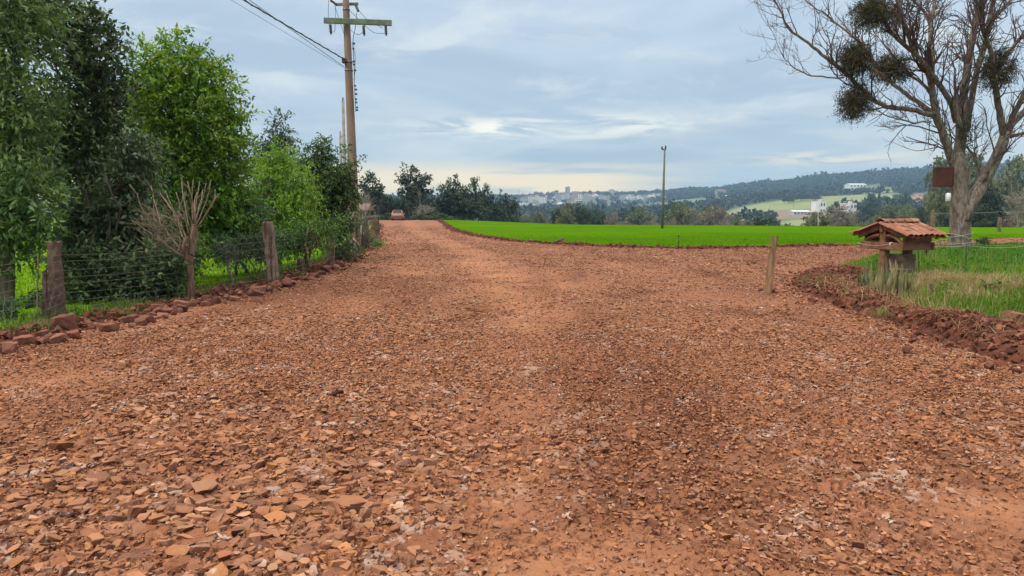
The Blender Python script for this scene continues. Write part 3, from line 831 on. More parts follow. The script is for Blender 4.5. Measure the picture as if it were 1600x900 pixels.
    x = rng.normal(8.15, 0.55, n); y = rng.normal(13.5, 0.85, n); k = (sdf(GRASS_POLY, x, y) > 0.05) & (fbm(x, y, 3, 1.3) > -0.25); x, y = x[k], y[k]; n = len(x)
    hh = rng.uniform(0.12, 0.30, n) * np.clip(0.8 + fbm(x, y, 2, 1.6), 0.4, 1.4)
    blades("dry_grass", x, y, Hn(x, y) - 0.01, hh, rng.uniform(0.010, 0.018, n), lerpc((0.24, 0.175, 0.09), (0.47, 0.37, 0.215), rng.random(n)), rng, M_GRASS, 1.0, label="matted patch of dead straw-coloured grass right of the spiky plants", cat="grass")
    # thin seed stems and broad-leaved weeds in the verge
    n = 1500
    y = rng.uniform(8.5, 26, n); x = rng.uniform(0.38, 0.8, n) * y; k = (sdf(GRASS_POLY, x, y) > 0.15) & (fbm(x, y, 3, 0.7) > -0.1); x, y = x[k], y[k]; n = len(x)
    blades("seed_grass", x, y, Hn(x, y), rng.uniform(0.25, 0.5, n), np.full(n, 0.007), lerpc((0.20, 0.19, 0.07), (0.42, 0.36, 0.19), rng.random(n)), rng, M_GRASS, 0.3, label="thin seed stems standing above the grass on the right corner", cat="grass")
    n = 260
    y = rng.uniform(9.5, 27, n); x = rng.uniform(0.45, 0.85, n) * y; k = (sdf(GRASS_POLY, x, y) > 0.4) & (fbm(x + 5, y, 3, 0.5) > 0.0); x, y = x[k], y[k]; n = len(x)
    m = 26; P = np.stack([np.repeat(x, m), np.repeat(y, m), np.repeat(Hn(x, y), m) + rng.uniform(0.05, 0.2, n * m)], 1) + rng.normal(size=(n * m, 3)) * np.array([0.11, 0.11, 0.02])
    D = rng.normal(size=(n * m, 3)) * np.array([1, 1, 0.5]) + np.array([0, 0, 0.35]); D /= np.linalg.norm(D, axis=1)[:, None]
    nn = np.array([0, 0, 1.0]) + rng.normal(size=D.shape) * 0.4; sd_ = np.cross(D, nn); sd_ /= np.linalg.norm(sd_, axis=1)[:, None]; L_ = rng.uniform(0.06, 0.13, n * m)[:, None]
    V = np.stack([P, P + D * L_ * 0.5 + sd_ * L_ * 0.22, P + D * L_, P + D * L_ * 0.5 - sd_ * L_ * 0.22], 1).reshape(-1, 3)
    tag(raw_mesh("weeds", V, np.arange(len(V)).reshape(-1, 4), M_GRASS, False, np.repeat(lerpc((0.035, 0.11, 0.015), (0.10, 0.22, 0.03), rng.random(n * m)), 4, 0)), "broad-leaved green weeds among the grass on the right corner", "weeds", kind="stuff")
    # stray tufts rooted among the rocks at both road edges
    n = 3600; k = rng.integers(0, 110, n); tt = rng.random(110); side_ = rng.random(110) < 0.6
    cy_ = np.where(side_, 7 + 30 * tt ** 1.4, 6 + 11 * tt); cx_ = np.where(side_, np.interp(cy_, np.array(BANK_L)[:, 1], np.array(BANK_L)[:, 0]) + rng.normal(0, 0.18, 110), np.interp(cy_, np.array(BANK_R)[:, 1], np.array(BANK_R)[:, 0]) + rng.normal(0.05, 0.3, 110))
    x = cx_[k] + rng.normal(0, 0.07, n); y = cy_[k] + rng.normal(0, 0.07, n)
    blades("edge_tufts", x, y, H(x, y) + np.where(side_[k], 0.02, 0.10), rng.uniform(0.06, 0.2, n), np.full(n, 0.011), lerpc((0.07, 0.11, 0.025), (0.26, 0.25, 0.10), rng.random(110)[k]), rng, M_GRASS, 0.7, label="small stray grass tufts rooted among the rocks along both road edges", cat="grass")
    # straws fallen over the soil heap
    n = 500
    k = rng.random(n); L = np.array(BANK_R); ys = 5 + 10 * k; xs = np.interp(ys, L[:, 1], L[:, 0]) + rng.normal(0.1, 0.3, n)
    blades("dry_straw", xs, ys, road_z(xs, ys) + 0.16, rng.uniform(0.1, 0.3, n), np.full(n, 0.008), lerpc((0.3, 0.2, 0.1), (0.5, 0.38, 0.22), rng.random(n)), rng, M_GRASS, 1.2, label="dry straws lying over the dark soil heap at the right", cat="straw")
build_grass()
# ------------------------------------------------------------------ leafy trees
M_LEAF = leaf_mat("tree_leaves", 0.30, 0.5)
M_LEAFG = leaf_mat("glossy_leaves", 0.22, 0.38)
M_BARK = bark_mat("brown_bark", (0.10, 0.07, 0.05), (0.20, 0.15, 0.11))
M_BARKG = bark_mat("pale_bark", (0.20, 0.17, 0.14), (0.34, 0.30, 0.25))

def unit(v): return v / (np.linalg.norm(v, axis=-1, keepdims=True) + 1e-9)

def leaf_quads(P, D, S, aspect, rng, upb=0.8):
    n = rng.normal(size=P.shape) * 0.7; n[:, 2] += upb
    side = unit(np.cross(D, n))
    w = (S * aspect * 0.5)[:, None]; s = S[:, None]
    nn = unit(np.cross(side, D))
    V = np.stack([P, P + D * s * 0.42 + side * w - nn * w * 0.25, P + D * s, P + D * s * 0.42 - side * w - nn * w * 0.25], 1).reshape(-1, 3)
    F = np.arange(len(P) * 4).reshape(-1, 4)
    return V, F

def crown_points(rng, lobes, n, shell=0.45):
    """n clump centres inside a union of uneven lobes (x,y,z,rx,ry,rz)"""
    L = np.array(lobes, float); vol = (L[:, 3] * L[:, 4] * L[:, 5]) ** 0.72; pk = rng.choice(len(L), n, p=vol / vol.sum())
    d = unit(rng.normal(size=(n, 3)))
    r = rng.random(n) ** shell
    r = r * (0.84 + 0.22 * perlin(d[:, 0] * 2.3 + pk * 3.7, d[:, 2] * 2.3 + d[:, 1] * 1.7))
    C = L[pk, :3] + d * L[pk, 3:] * r[:, None]
    return C, d

LEAFGAIN = 1.55
def foliage(rng, C, O, spread, nspr, nleaf, lsize, aspect, droop, c0, c1, c2=None, tipw=0.0, zr=None, up=0.25, upb=0.8, splen=1.0):
    M = len(C)
    tint = np.clip(0.45 + 0.35 * rng.normal(size=M), 0, 1)
    st = np.repeat(C, nspr, 0) + rng.normal(size=(M * nspr, 3)) * spread * 0.36
    d = unit(np.repeat(O, nspr, 0) * 0.55 + rng.normal(size=(M * nspr, 3)) * 0.75 + np.array([0, 0, up]))
    ln = spread * splen * rng.uniform(0.6, 1.3, M * nspr)
    tt = (np.arange(nleaf) + 0.5) / nleaf
    P = st[:, None, :] + d[:, None, :] * ln[:, None, None] * tt[None, :, None]
    P[..., 2] -= droop * ln[:, None] * tt[None] ** 2 * 0.6
    K = M * nspr * nleaf
    P = P.reshape(-1, 3) + rng.normal(size=(K, 3)) * spread * 0.05
    D = unit(np.repeat(d, nleaf, 0) * 0.45 + rng.normal(size=(K, 3)) * 0.65 - np.array([0, 0, droop]))
    S = lsize * rng.uniform(0.6, 1.25, K)
    V, F = leaf_quads(P, D, S, aspect, rng, upb)
    t = np.clip(np.repeat(tint, nspr * nleaf) + rng.normal(0, 0.16, K), 0, 1)
    c = lerpc(c0, c1, t) * LEAFGAIN
    if c2 is not None:    # young growth towards the shoots' tips
        young = np.clip(np.repeat(rng.random(M) < tipw, nspr * nleaf) * np.tile(tt, M * nspr) * 1.3, 0, 1)
        if zr is not None: young = young * np.clip((P[:, 2] - zr[0]) / (zr[1] - zr[0]), 0.15, 1)
        c = c * (1 - young[:, None]) + np.array(c2)[None] * young[:, None]
    return V, F, np.repeat(c, 4, 0)

def limb_curve(a, b, rng, sag=0.12, n=5, jit=0.025):
    a = np.array(a); b = np.array(b); t = np.linspace(0, 1, n)[:, None]
    L = np.linalg.norm(b - a)
    p = a * (1 - t) + b * t
    p = p + np.array([0, 0, 1]) * (np.sin(t * np.pi) * L * sag) + np.cumsum(rng.normal(size=(n, 3)) * L * jit, 0) * (t > 0) * (t < 1)
    return p

def leafy(name, label, cat, base, lobes, seed, nclump, lsize, c0, c1, c2=None, tipw=0.0, aspect=0.42, droop=0.35, spread=0.42, nspr=4, nleaf=9, trunk_r=0.09,
          nlimb=22, stems=1, shell=0.45, up=0.25, mat=None, bark=None, group=None, upb=0.8, splen=1.0, trunk_top=None):
    """tree or shrub as trunk + crown under an Empty; base in world space, lobes in world space"""
    rng = np.random.default_rng(seed)
    root = empty(name, base); tag(root, label, cat, group)
    b = np.array(base); L = np.array(lobes, float).copy(); L[:, :3] -= b
    C, O = crown_points(rng, L, nclump, shell)
    C[:, 2] = np.maximum(C[:, 2], 0.15)
    zr = (L[:, 2].min(), (L[:, 2] + L[:, 5]).max())
    V, F, c = foliage(rng, C, O, spread, nspr, nleaf, lsize, aspect, droop, c0, c1, c2, tipw, zr, up, upb, splen)
    raw_mesh("crown", V, F, mat or M_LEAF, False, c, parent=root)
    T = Tubes()
    ctr = (L[:, :3] * (L[:, 3:4])).sum(0) / L[:, 3].sum()
    top = np.array([ctr[0], ctr[1], (trunk_top - b[2]) if trunk_top else zr[0] * 0.35 + zr[1] * 0.65])
    starts = []
    for s in range(stems):
        off = rng.normal(size=3) * 0.16 * (stems > 1); off[2] = 0
        tp = top + rng.normal(size=3) * np.array([0.3, 0.3, 0.1]) * (stems > 1)
        pts = limb_curve(off + np.array([0, 0, -0.1]), tp, rng, 0.0, 9)
        T.add(pts, trunk_r * np.linspace(1.15, 0.28, 9) / (1 + 0.35 * (stems - 1)), 8, jit=0.05, rng=rng); starts.append(pts)
    for k in rng.choice(len(C), min(nlimb, len(C)), replace=False):
        pts = starts[rng.integers(len(starts))]
        e = C[k]; i = int(np.clip(np.argmin(np.abs(pts[:, 2] - e[2] * 0.62)), 1, 7))
        q = limb_curve(pts[i], e, rng, 0.06, 6)
        T.add(q, trunk_r * np.linspace(0.36, 0.07, 6), 5)
        for _ in range(3):
            j = rng.integers(2, 5); e2 = q[j] + np.clip(rng.normal(size=3), -1, 1) * spread * 0.8
            T.add(limb_curve(q[j], e2, rng, 0.05, 4), trunk_r * np.linspace(0.14, 0.04, 4), 4, cap=False)
    T.build("trunk", bark or M_BARK, root)
    return root

def plobes(Y, lst, depth=1.0):
    out = []
    for q in lst:
        px, py, rx, rz = q[:4]; dy = q[4] if len(q) > 4 else 0.0
        p = at(px, py, Y + dy); s = (Y + dy) / FPX
        out.append((p.x, p.y, p.z, rx * s, max(rx, rz) * s * 0.85 * depth, rz * s))
    return out

def pbase(px, Y):
    x = (px - 800) / FPX * Y * 0.997
    return (x, Y, h1(x, Y))

def build_left_trees():
    G = "trees and shrubs growing behind the wire fence"
    leafy("tall_tree", "tall grey-green broad tree with narrow leaves at the photo's left edge", "tree", pbase(-5, 12.6),
          plobes(12.6, [(5, 70, 62, 80), (-70, 120, 90, 130, .5), (45, 30, 40, 55, .6), (20, 190, 60, 80), (-20, 290, 90, 80), (35, 300, 42, 60, -.4), (-90, -60, 110, 110), (60, 150, 30, 50), (25, 345, 50, 45), (-30, 370, 60, 45), (55, 370, 28, 34)]),
          1, 760, 0.135, (0.036, 0.075, 0.024), (0.105, 0.165, 0.050), (0.14, 0.21, 0.06), 0.3, 0.36, 0.5, 0.42, 4, 10, 0.13, up=0.1)
    leafy("dark_tree", "dark slender tree with broad leaves on upright shoots, between two bigger greener trees", "tree", pbase(135, 15),
          plobes(15, [(112, 60, 42, 60), (85, 15, 34, 45), (165, 115, 26, 58), (140, 150, 58, 70), (110, 220, 60, 60), (160, 250, 55, 55), (150, 48, 12, 28), (168, 66, 10, 26)]),
          2, 380, 0.145, (0.016, 0.032, 0.014), (0.062, 0.088, 0.036), (0.09, 0.13, 0.035), 0.25, 0.46, 0.25, 0.42, 3, 8, 0.08, up=0.9, mat=M_LEAFG)
    leafy("round_tree", "bright green round-crowned tree with yellowish young leaves on top", "tree", pbase(296, 17.2),
          plobes(17.2, [(275, 100, 52, 40), (318, 118, 42, 40), (240, 150, 52, 48), (295, 180, 78, 62), (345, 200, 42, 52), (270, 235, 66, 50), (335, 275, 50, 52), (290, 300, 72, 50), (360, 150, 18, 25), (368, 240, 20, 35), (225, 95, 22, 26), (310, 345, 55, 40), (365, 310, 30, 40), (250, 330, 45, 45)]),
          3, 820, 0.125, (0.036, 0.090, 0.010), (0.11, 0.21, 0.018), (0.27, 0.36, 0.022), 0.45, 0.40, 0.4, 0.40, 4, 11, 0.12, up=0.25)
    leafy("broad_tree", "mid green tree filling the gap behind the dark slender tree", "tree", pbase(185, 22),
          plobes(22, [(190, 190, 60, 60), (215, 260, 70, 60), (120, 260, 80, 60), (60, 220, 70, 90), (170, 320, 90, 45), (210, 135, 24, 30)]),
          4, 520, 0.165, (0.034, 0.070, 0.011), (0.11, 0.17, 0.022), (0.17, 0.24, 0.03), 0.3, 0.38, 0.6, 0.5, 4, 9, 0.11)
    leafy("grey_leaved_shrub", "shrub with broad greyish sheen leaves in front of the round green tree", "shrub", pbase(190, 14.2),
          plobes(14.2, [(215, 245, 30, 32), (190, 290, 48, 42), (150, 340, 48, 45), (215, 350, 45, 45), (175, 400, 60, 42), (115, 380, 40, 45), (235, 395, 30, 40)]),
          5, 380, 0.125, (0.034, 0.054, 0.026), (0.105, 0.135, 0.070), (0.10, 0.15, 0.07), 0.2, 0.46, 0.5, 0.34, 4, 8, 0.05, stems=3, mat=M_LEAFG)
    leafy("dark_hedge_shrub", "low dense dark shrub behind the fence between the stone post and the pruned tree", "shrub", pbase(165, 13.0),
          plobes(13.0, [(135, 425, 35, 40), (180, 430, 45, 42), (225, 440, 38, 34), (255, 425, 26, 40), (150, 465, 45, 22), (215, 470, 45, 20)]),
          6, 300, 0.11, (0.014, 0.030, 0.010), (0.060, 0.090, 0.034), (0.08, 0.16, 0.04), 0.15, 0.46, 0.45, 0.30, 4, 8, 0.04, stems=4, mat=M_LEAFG)
    leafy("bluish_shrub", "dark bluish green shrub left of the weathered wooden fence post", "shrub", pbase(372, 18.2),
          plobes(18.2, [(365, 320, 38, 36), (395, 350, 30, 40), (355, 365, 40, 34), (405, 378, 26, 24), (330, 365, 30, 32)]),
          7, 340, 0.11, (0.022, 0.048, 0.020), (0.075, 0.125, 0.050), None, 0, 0.36, 0.8, 0.36, 4, 9, 0.05, stems=2)
    leafy("yellow_green_tree", "young yellow-green tree in fresh leaf, brightest in the row", "tree", pbase(440, 21.2),
          plobes(21.2, [(440, 245, 24, 24), (425, 275, 36, 34), (462, 285, 30, 38), (410, 315, 32, 34), (450, 330, 44, 36), (478, 320, 18, 34), (425, 360, 30, 24)]),
          8, 460, 0.11, (0.055, 0.125, 0.014), (0.155, 0.265, 0.024), (0.27, 0.37, 0.035), 0.5, 0.30, 0.8, 0.36, 4, 10, 0.07)
    leafy("conical_tree", "dark conical tree with feathery tip rising behind the yellow-green tree", "tree", pbase(437, 28),
          plobes(28, [(438, 180, 6, 11), (437, 196, 16, 13), (437, 214, 28, 14), (430, 238, 38, 18), (402, 236, 12, 16), (432, 265, 48, 22), (395, 270, 24, 26)]),
          9, 260, 0.16, (0.014, 0.032, 0.020), (0.042, 0.070, 0.042), None, 0, 0.30, 0.35, 0.36, 3, 8, 0.09, up=0.3, shell=0.6)
    leafy("dark_round_tree", "dark green dense tree at the end of the row beside the utility pole", "tree", pbase(516, 23.4),
          plobes(23.4, [(503, 240, 22, 22), (485, 265, 20, 24), (525, 285, 30, 32), (505, 305, 38, 34), (540, 300, 16, 26), (520, 335, 30, 22), (545, 255, 8, 16)]),
          10, 430, 0.12, (0.016, 0.038, 0.011), (0.065, 0.105, 0.028), (0.07, 0.13, 0.04), 0.2, 0.40, 0.5, 0.36, 4, 9, 0.08)
    leafy("low_green_shrub", "mid green shrub beneath the yellow-green tree, right of the weathered post", "shrub", pbase(470, 19.4),
          plobes(19.4, [(465, 372, 36, 20), (500, 362, 30, 18), (440, 380, 24, 20), (520, 350, 18, 12)]),
          11, 150, 0.10, (0.030, 0.075, 0.018), (0.10, 0.18, 0.035), None, 0, 0.36, 0.6, 0.30, 4, 8, 0.05, stems=2)
    leafy("gate_shrub", "dark leafy bush with dry inner twigs just left of the gate post", "shrub", pbase(535, 23.0),
          plobes(23.0, [(530, 358, 26, 16), (550, 350, 16, 14), (520, 385, 18, 16), (540, 392, 22, 12)]),
          12, 120, 0.085, (0.018, 0.040, 0.016), (0.060, 0.100, 0.035), (0.14, 0.09, 0.05), 0.25, 0.42, 0.4, 0.28, 4, 8, 0.03, stems=4)
    leafy("roadside_bush", "small light green bush beside the far gate post at the roadside", "shrub", pbase(578, 31.5),
          plobes(31.5, [(580, 372, 9, 9), (574, 382, 11, 8), (588, 384, 8, 7)]),
          13, 70, 0.08, (0.045, 0.10, 0.02), (0.15, 0.22, 0.05), None, 0, 0.42, 0.2, 0.22, 4, 7, 0.02, stems=4)
    leafy("sapling", "thin sapling with few dark leaves beside the square stone post", "shrub", pbase(62, 11.3),
          plobes(11.3, [(60, 440, 14, 14), (50, 470, 14, 16), (68, 490, 8, 12)]),
          14, 16, 0.07, (0.012, 0.03, 0.014), (0.035, 0.07, 0.03), None, 0, 0.5, 0.3, 0.14, 3, 5, 0.014, nlimb=10, mat=M_LEAFG)
    leafy("weedy_bush", "low dark weedy bush on the lawn at the photo's lower left edge", "shrub", pbase(8, 10.6),
          plobes(10.6, [(8, 478, 16, 10), (14, 500, 16, 12), (-20, 490, 24, 20)]),
          15, 36, 0.075, (0.015, 0.04, 0.016), (0.05, 0.10, 0.03), None, 0, 0.5, 0.3, 0.16, 3, 6, 0.014, nlimb=10, stems=3)
    leafy("fence_weed", "small bright green weed under the wires just left of the pruned tree", "shrub", pbase(250, 13.4),
          plobes(13.4, [(245, 458, 20, 7), (268, 452, 12, 7), (232, 468, 12, 5)]),
          16, 26, 0.06, (0.07, 0.16, 0.02), (0.18, 0.30, 0.04), None, 0, 0.5, 0.2, 0.13, 3, 6, 0.01, nlimb=8, stems=3)
    leafy("fence_shrub", "light mid-green shrub behind the wires between the dark hedge and the pruned tree", "shrub", pbase(262, 15.0),
          plobes(15.0, [(268, 410, 34, 30), (240, 395, 26, 26), (296, 385, 24, 26)]),
          19, 170, 0.10, (0.030, 0.070, 0.016), (0.10, 0.17, 0.032), (0.17, 0.24, 0.04), 0.3, 0.40, 0.5, 0.30, 4, 8, 0.035, stems=3)
    # small bare-legged shrubs seen against the lawn
    for px, Y, lb, sd_ in ((357, 15.8, "small pale-stemmed sapling with sparse twigs against the lawn, right of the pruned tree", 17), (405, 16.6, "small dark many-stemmed bush against the lawn, just left of the weathered post", 18)):
        leafy("lawn_bush", lb, "shrub", pbase(px, Y), plobes(Y, [(px, 394, 26, 14), (px - 8, 382, 30, 16), (px + 10, 378, 26, 14)]), sd_, 38, 0.075,
              (0.015, 0.04, 0.018), (0.05, 0.09, 0.035), None, 0, 0.42, 0.5, 0.24, 4, 6, 0.035 if sd_ == 17 else 0.03, nlimb=26, stems=1 if sd_ == 17 else 4,
              bark=M_BARKG if sd_ == 17 else M_BARK)
build_left_trees()

# ------------------------------------------------------------------ the pruned tree with bare shoots
def build_pruned():
    rng = np.random.default_rng(31)
    Y = 13.05; b = pbase(296, Y)
    root = empty("pruned_tree", b); tag(root, "pruned leafless tree with a tuft of bare upright shoots behind the fence wires", "tree", "trees and shrubs growing behind the wire fence")
    def loc(px, py, dy=0.0): return np.array(at(px, py, Y + dy)) - np.array(b)
    T = Tubes()
    tr = [loc(297, 470), loc(298, 440), loc(297, 410), loc(300, 385), loc(303, 365), loc(304, 350)]
    tr[0][2] = -0.1
    T.add(tr, [0.085, 0.060, 0.054, 0.056, 0.062, 0.042], 10, jit=0.06, rng=rng)
    T.add([loc(297, 412), loc(290, 400, -.05), loc(288, 385, -.1), loc(292, 370, -.1)], [0.06, 0.055, 0.05, 0.035], 8)
    T.build("trunk", bark_mat("pruned_bark", (0.11, 0.062, 0.042), (0.23, 0.15, 0.10)), root)
    S = Tubes()
    sh = [((303, 352), (293, 283), .0), ((303, 352), (302, 280), -.2), ((304, 355), (312, 283), .15), ((305, 355), (330, 280), .1), ((306, 358), (344, 302), -.1), ((304, 358), (322, 286), -.25),
          ((305, 360), (336, 296), .3), ((298, 360), (284, 284), .25), ((296, 372), (275, 300), -.2), ((292, 378), (258, 298), .15),
          ((290, 404), (245, 368), -.1), ((245, 368), (236, 290), -.15), ((245, 368), (202, 288), -.2), ((243, 370), (206, 345), .1), ((288, 398), (250, 350), .3), ((250, 350), (238, 305), .35),
          ((290, 395), (262, 366), -.4), ((262, 366), (224, 330), -.5), ((303, 350), (308, 300), .3), ((304, 352), (317, 296), .35), ((303, 356), (288, 300), -.35), ((291, 380), (270, 330), .4), ((270, 330), (250, 300), .5)]
    for (a, e, dy) in sh:
        p = limb_curve(loc(*a), loc(e[0], e[1], dy), rng, -0.015, 6, 0.013)
        r = 0.013 if a[1] < 400 else 0.02
        S.add(p, np.linspace(r, r * 0.5, 6), 6)
        for _ in range(1):
            j = rng.integers(2, 5); d = unit(p[j] - p[j - 1] + rng.normal(size=3) * 0.05) * rng.uniform(0.12, 0.35)
            S.add(limb_curve(p[j], p[j] + d, rng, -0.05, 4), np.linspace(r * 0.45, r * 0.2, 4), 5)
    for _ in range(190):      # tangle of thin dry twigs left of the trunk
        a = loc(rng.uniform(225, 290), rng.uniform(330, 400), rng.uniform(-.3, .4)); d = rng.normal(size=3) * np.array([0.16, 0.12, 0.1]) + np.array([-0.08, 0, 0.14])
        S.add(limb_curve(a, a + d, rng, 0.05, 4), np.linspace(0.005, 0.002, 4), 4, cap=False)
    S.build("shoots", simple("pale_shoots", (0.27, 0.20, 0.135), (0.15, 0.10, 0.07), 20), root)
build_pruned()

# ------------------------------------------------------------------ the big bare tree
TY = 27.0
TB = pbase(1500, TY)
M_BIGBARK = bark_mat("grey_brown_bark", (0.105, 0.078, 0.060), (0.27, 0.215, 0.17), 12, (1, 1, 0.3), 1.0, 0.07)
def build_bare_tree():
    rng = np.random.default_rng(77)
    root = empty("bare_tree", TB); tag(root, "big leafless spreading tree with forked grey-brown trunk on the right grass corner", "tree")
    def loc(px, py, dy=0.0): return np.array(at(px, py, TY + dy)) - np.array(TB)
    m = 1 / FPX * TY
    T = Tubes()
    base = [loc(1500, 392), loc(1500, 386), loc(1500, 365), loc(1501, 330), loc(1499, 300), loc(1497, 275), loc(1496, 252), loc(1496, 238)]
    base[0][2] = -0.25
    T.add(base, np.array([18, 16, 14.5, 15, 12.8, 11.6, 11.2, 8.4]) * m, 14, jit=0.035, rng=rng)
    T.add([loc(1506, 335), loc(1520, 312, .1), loc(1534, 288, .25), loc(1545, 268, .3), loc(1556, 248, .35), loc(1566, 226, .4), loc(1571, 208, .4)], np.array([10, 10.3, 9.8, 9, 8.5, 8, 7.2]) * m, 12, jit=0.03, rng=rng)
    # bark spurs and buttress at the fork
    T.add([loc(1512, 345, -.35), loc(1516, 325, -.3), loc(1522, 305, -.1)], np.array([5, 6, 4]) * m, 8)
    T.build("trunk", M_BIGBARK, root)
    limbs = []   # (points, radii px, depth target)
    def limb(pts, rads, d0=0.0, d1=0.0, name="limb"):
        n = len(pts); k = np.linspace(0, 1, n)
        P = [loc(p[0], p[1], d0 + (d1 - d0) * kk) for p, kk in zip(pts, k)]
        rad = np.interp(np.linspace(0, 1, n), np.linspace(0, 1, len(rads)), rads) * m * 0.79
        # smooth resample
        s = np.linspace(0, n - 1, n * 3); P = np.array(P)
        Q = np.stack([np.interp(s, np.arange(n), P[:, i]) for i in range(3)], 1)
        Q[1:-1] = (Q[:-2] + 2 * Q[1:-1] + Q[2:]) / 4; Q[1:-1] += rng.normal(size=(len(Q) - 2, 3)) * 0.012
        rr = np.interp(s, np.arange(n), rad)
        X = Tubes(); X.add(Q, rr, 9, jit=0.02, rng=rng); X.build(name, M_BIGBARK, root)
        limbs.append((Q, rr))
        return Q
    limb([(1492, 262), (1484, 240), (1474, 212), (1466, 188), (1459, 160), (1454, 128)], [9, 8, 7.5, 7, 6.5, 5.5], 0, -.5)
    limb([(1497, 255), (1500, 225), (1502, 195), (1504, 150), (1511, 103), (1519, 56), (1531, 16), (1542, -40), (1548, -95)], [11, 10.5, 10, 7.5, 7, 6, 5, 3.5, 1.5], 0, .8)
    limb([(1461, 178), (1448, 178), (1430, 172), (1408, 169), (1387, 168), (1364, 156), (1342, 135), (1321, 114), (1297, 96), (1275, 77), (1248, 58), (1229, 44), (1222, 22), (1210, 2)], [5, 4.6, 4.2, 4, 3.4, 2.6, 1.8, 1], -.4, -1.8)
    limb([(1461, 178), (1446, 168), (1430, 156), (1414, 146), (1399, 134), (1380, 120), (1366, 100), (1354, 80), (1344, 66), (1319, 47), (1288, 20), (1262, 4), (1240, -16)], [4.5, 4, 3.6, 3, 2.4, 1.4, 0.8], -.4, 1.2)
    limb([(1454, 130), (1451, 106), (1432, 85), (1409, 66), (1392, 50), (1374, 20), (1362, -15), (1352, -50)], [5, 4.2, 3.6, 2.8, 1.2], -.5, -2.2)
    limb([(1454, 130), (1458, 82), (1453, 55), (1456, 28), (1461, 0), (1466, -45), (1474, -90)], [5, 4.6, 4, 3.2, 1.4], -.5, 1.0)
    limb([(1494, 190), (1486, 160), (1472, 138), (1458, 118), (1446, 103), (1430, 84), (1420, 60), (1412, 30), (1398, -6), (1388, -50)], [5.5, 5, 4.5, 3.8, 3, 1.4], .1, -2.6)
    limb([(1500, 200), (1492, 165), (1494, 142), (1508, 122), (1512, 100)], [5, 4.5, 4, 3], -.3, -.6)
    limb([(1510, 205), (1516, 160), (1530, 95), (1540, 68), (1546, 30), (1552, -10), (1560, -70)], [6, 5.5, 5, 4, 1.6], .2, 1.8)
    limb([(1546, 45), (1556, 25), (1575, 5), (1590, -20), (1610, -60)], [3.5, 3, 2.2, 1], 1.4, 2.6)
    limb([(1570, 216), (1562, 180), (1557, 150), (1553, 128), (1552, 88), (1540, 60), (1534, 40), (1526, 10)], [7, 6, 5.5, 4.5, 3.4, 1.6], .4, -1.0)
    limb([(1554, 120), (1568, 90), (1586, 70), (1602, 52), (1620, 20), (1640, -20)], [4, 3.6, 3, 1.2], .0, .8)
    limb([(1570, 214), (1580, 194), (1600, 175), (1625, 152), (1650, 130), (1690, 90), (1720, 40)], [7, 6.5, 6, 5, 2], .4, 1.6)
    limb([(1574, 204), (1582, 180), (1600, 148), (1614, 120), (1626, 70), (1640, 10)], [5.5, 5, 4, 1.6], .4, -1.4)
    limb([(1578, 214), (1600, 208), (1630, 200), (1670, 180), (1710, 170)], [3.5, 3, 2.4, 1], .4, -.8)
    limb([(1538, 282), (1546, 258), (1560, 234), (1576, 205)], [4, 3.6, 3, 2], .0, -.6)
    limb([(1534, 280), (1528, 258), (1520, 240), (1506, 226), (1500, 222)], [3.2, 2.8, 2.2, 1.4], .3, .5)
    limb([(1455, 190), (1430, 192), (1412, 188), (1392, 184), (1372, 174)], [1.8, 1.5, 1.2, .8], -.6, -1.2)
    limb([(1318, 121), (1290, 121), (1262, 117), (1246, 109), (1232, 98), (1225, 90)], [1.6, 1.3, 1, .6], -1.5, -1.9)
    limb([(1458, 150), (1440, 128), (1422, 118), (1410, 100), (1396, 88)], [3.2, 2.8, 2, 1.2], -.4, .9)
    # twigs: recursive, reaching up and outward
    W = Tubes(); CENTER = loc(1500, 230)
    def twig(p, d, L, r, lev):
        n = 5; pts = [p]; q = p.copy(); dd = d.copy()
        for i in range(n - 1):
            dd = unit(dd + rng.normal(size=3) * 0.17 + np.array([0, 0, 0.07])); q = q + dd * L / (n - 1); pts.append(q.copy())
        W.add(pts, np.linspace(r, r * 0.45, n), 5 if lev < 2 else 4, cap=False)
        if lev >= 3: return
        for k in range(rng.integers(2, 4) + (lev == 0)):
            i = rng.integers(1, n); b = unit(unit(np.array(pts[i]) - np.array(pts[i - 1])) + rng.normal(size=3) * 0.55 + np.array([0, 0, 0.12]))
            twig(np.array(pts[i]), b, L * rng.uniform(0.45, 0.75), max(r * 0.58, 0.0045), lev + 1)
    for Q, rr in limbs:
        ln = np.linalg.norm(np.diff(Q, axis=0), axis=1).sum()
        i0 = int(len(Q) * 0.25)
        for k in range(int(3 + ln * 3.2)):
            i = rng.integers(max(1, i0), len(Q))
            t = unit(Q[i] - Q[i - 1]); out = unit((Q[i] - CENTER) * np.array([1, 1, 0.6]))
            d = unit(t * 0.8 + out * 0.35 + rng.normal(size=3) * 0.55 + np.array([0, 0, 0.35]))
            twig(Q[i], d, rng.uniform(0.7, 1.7) * (0.55 + 0.45 * min(1, rr[i] / 0.08)), min(rr[i] * 0.5, 0.032), 0 if rng.random() < 0.6 else 1)
        twig(Q[-1], unit(Q[-1] - Q[-3]), 1.3, rr[-1], 0)
    # lowest sprouts by the fork
    for k in range(16):
        a = loc(rng.uniform(1500, 1535), rng.uniform(190, 250), rng.uniform(-.3, .4)); twig(a, unit(rng.normal(size=3) * 0.5 + np.array([0.5, 0, 0.5])), rng.uniform(0.5, 1.0), 0.014, 1)
    o = W.build("twigs", simple("dark_twigs", (0.115, 0.068, 0.060), (0.065, 0.040, 0.037), 8, bmp=0), root)
    # moss on the middle stem
    mv = [(loc(1502 + rng.uniform(-9, 11), rng.uniform(175, 232), 0)) + np.array([0, -0.2 - 0.06 * rng.random(), 0]) for _ in range(700)]
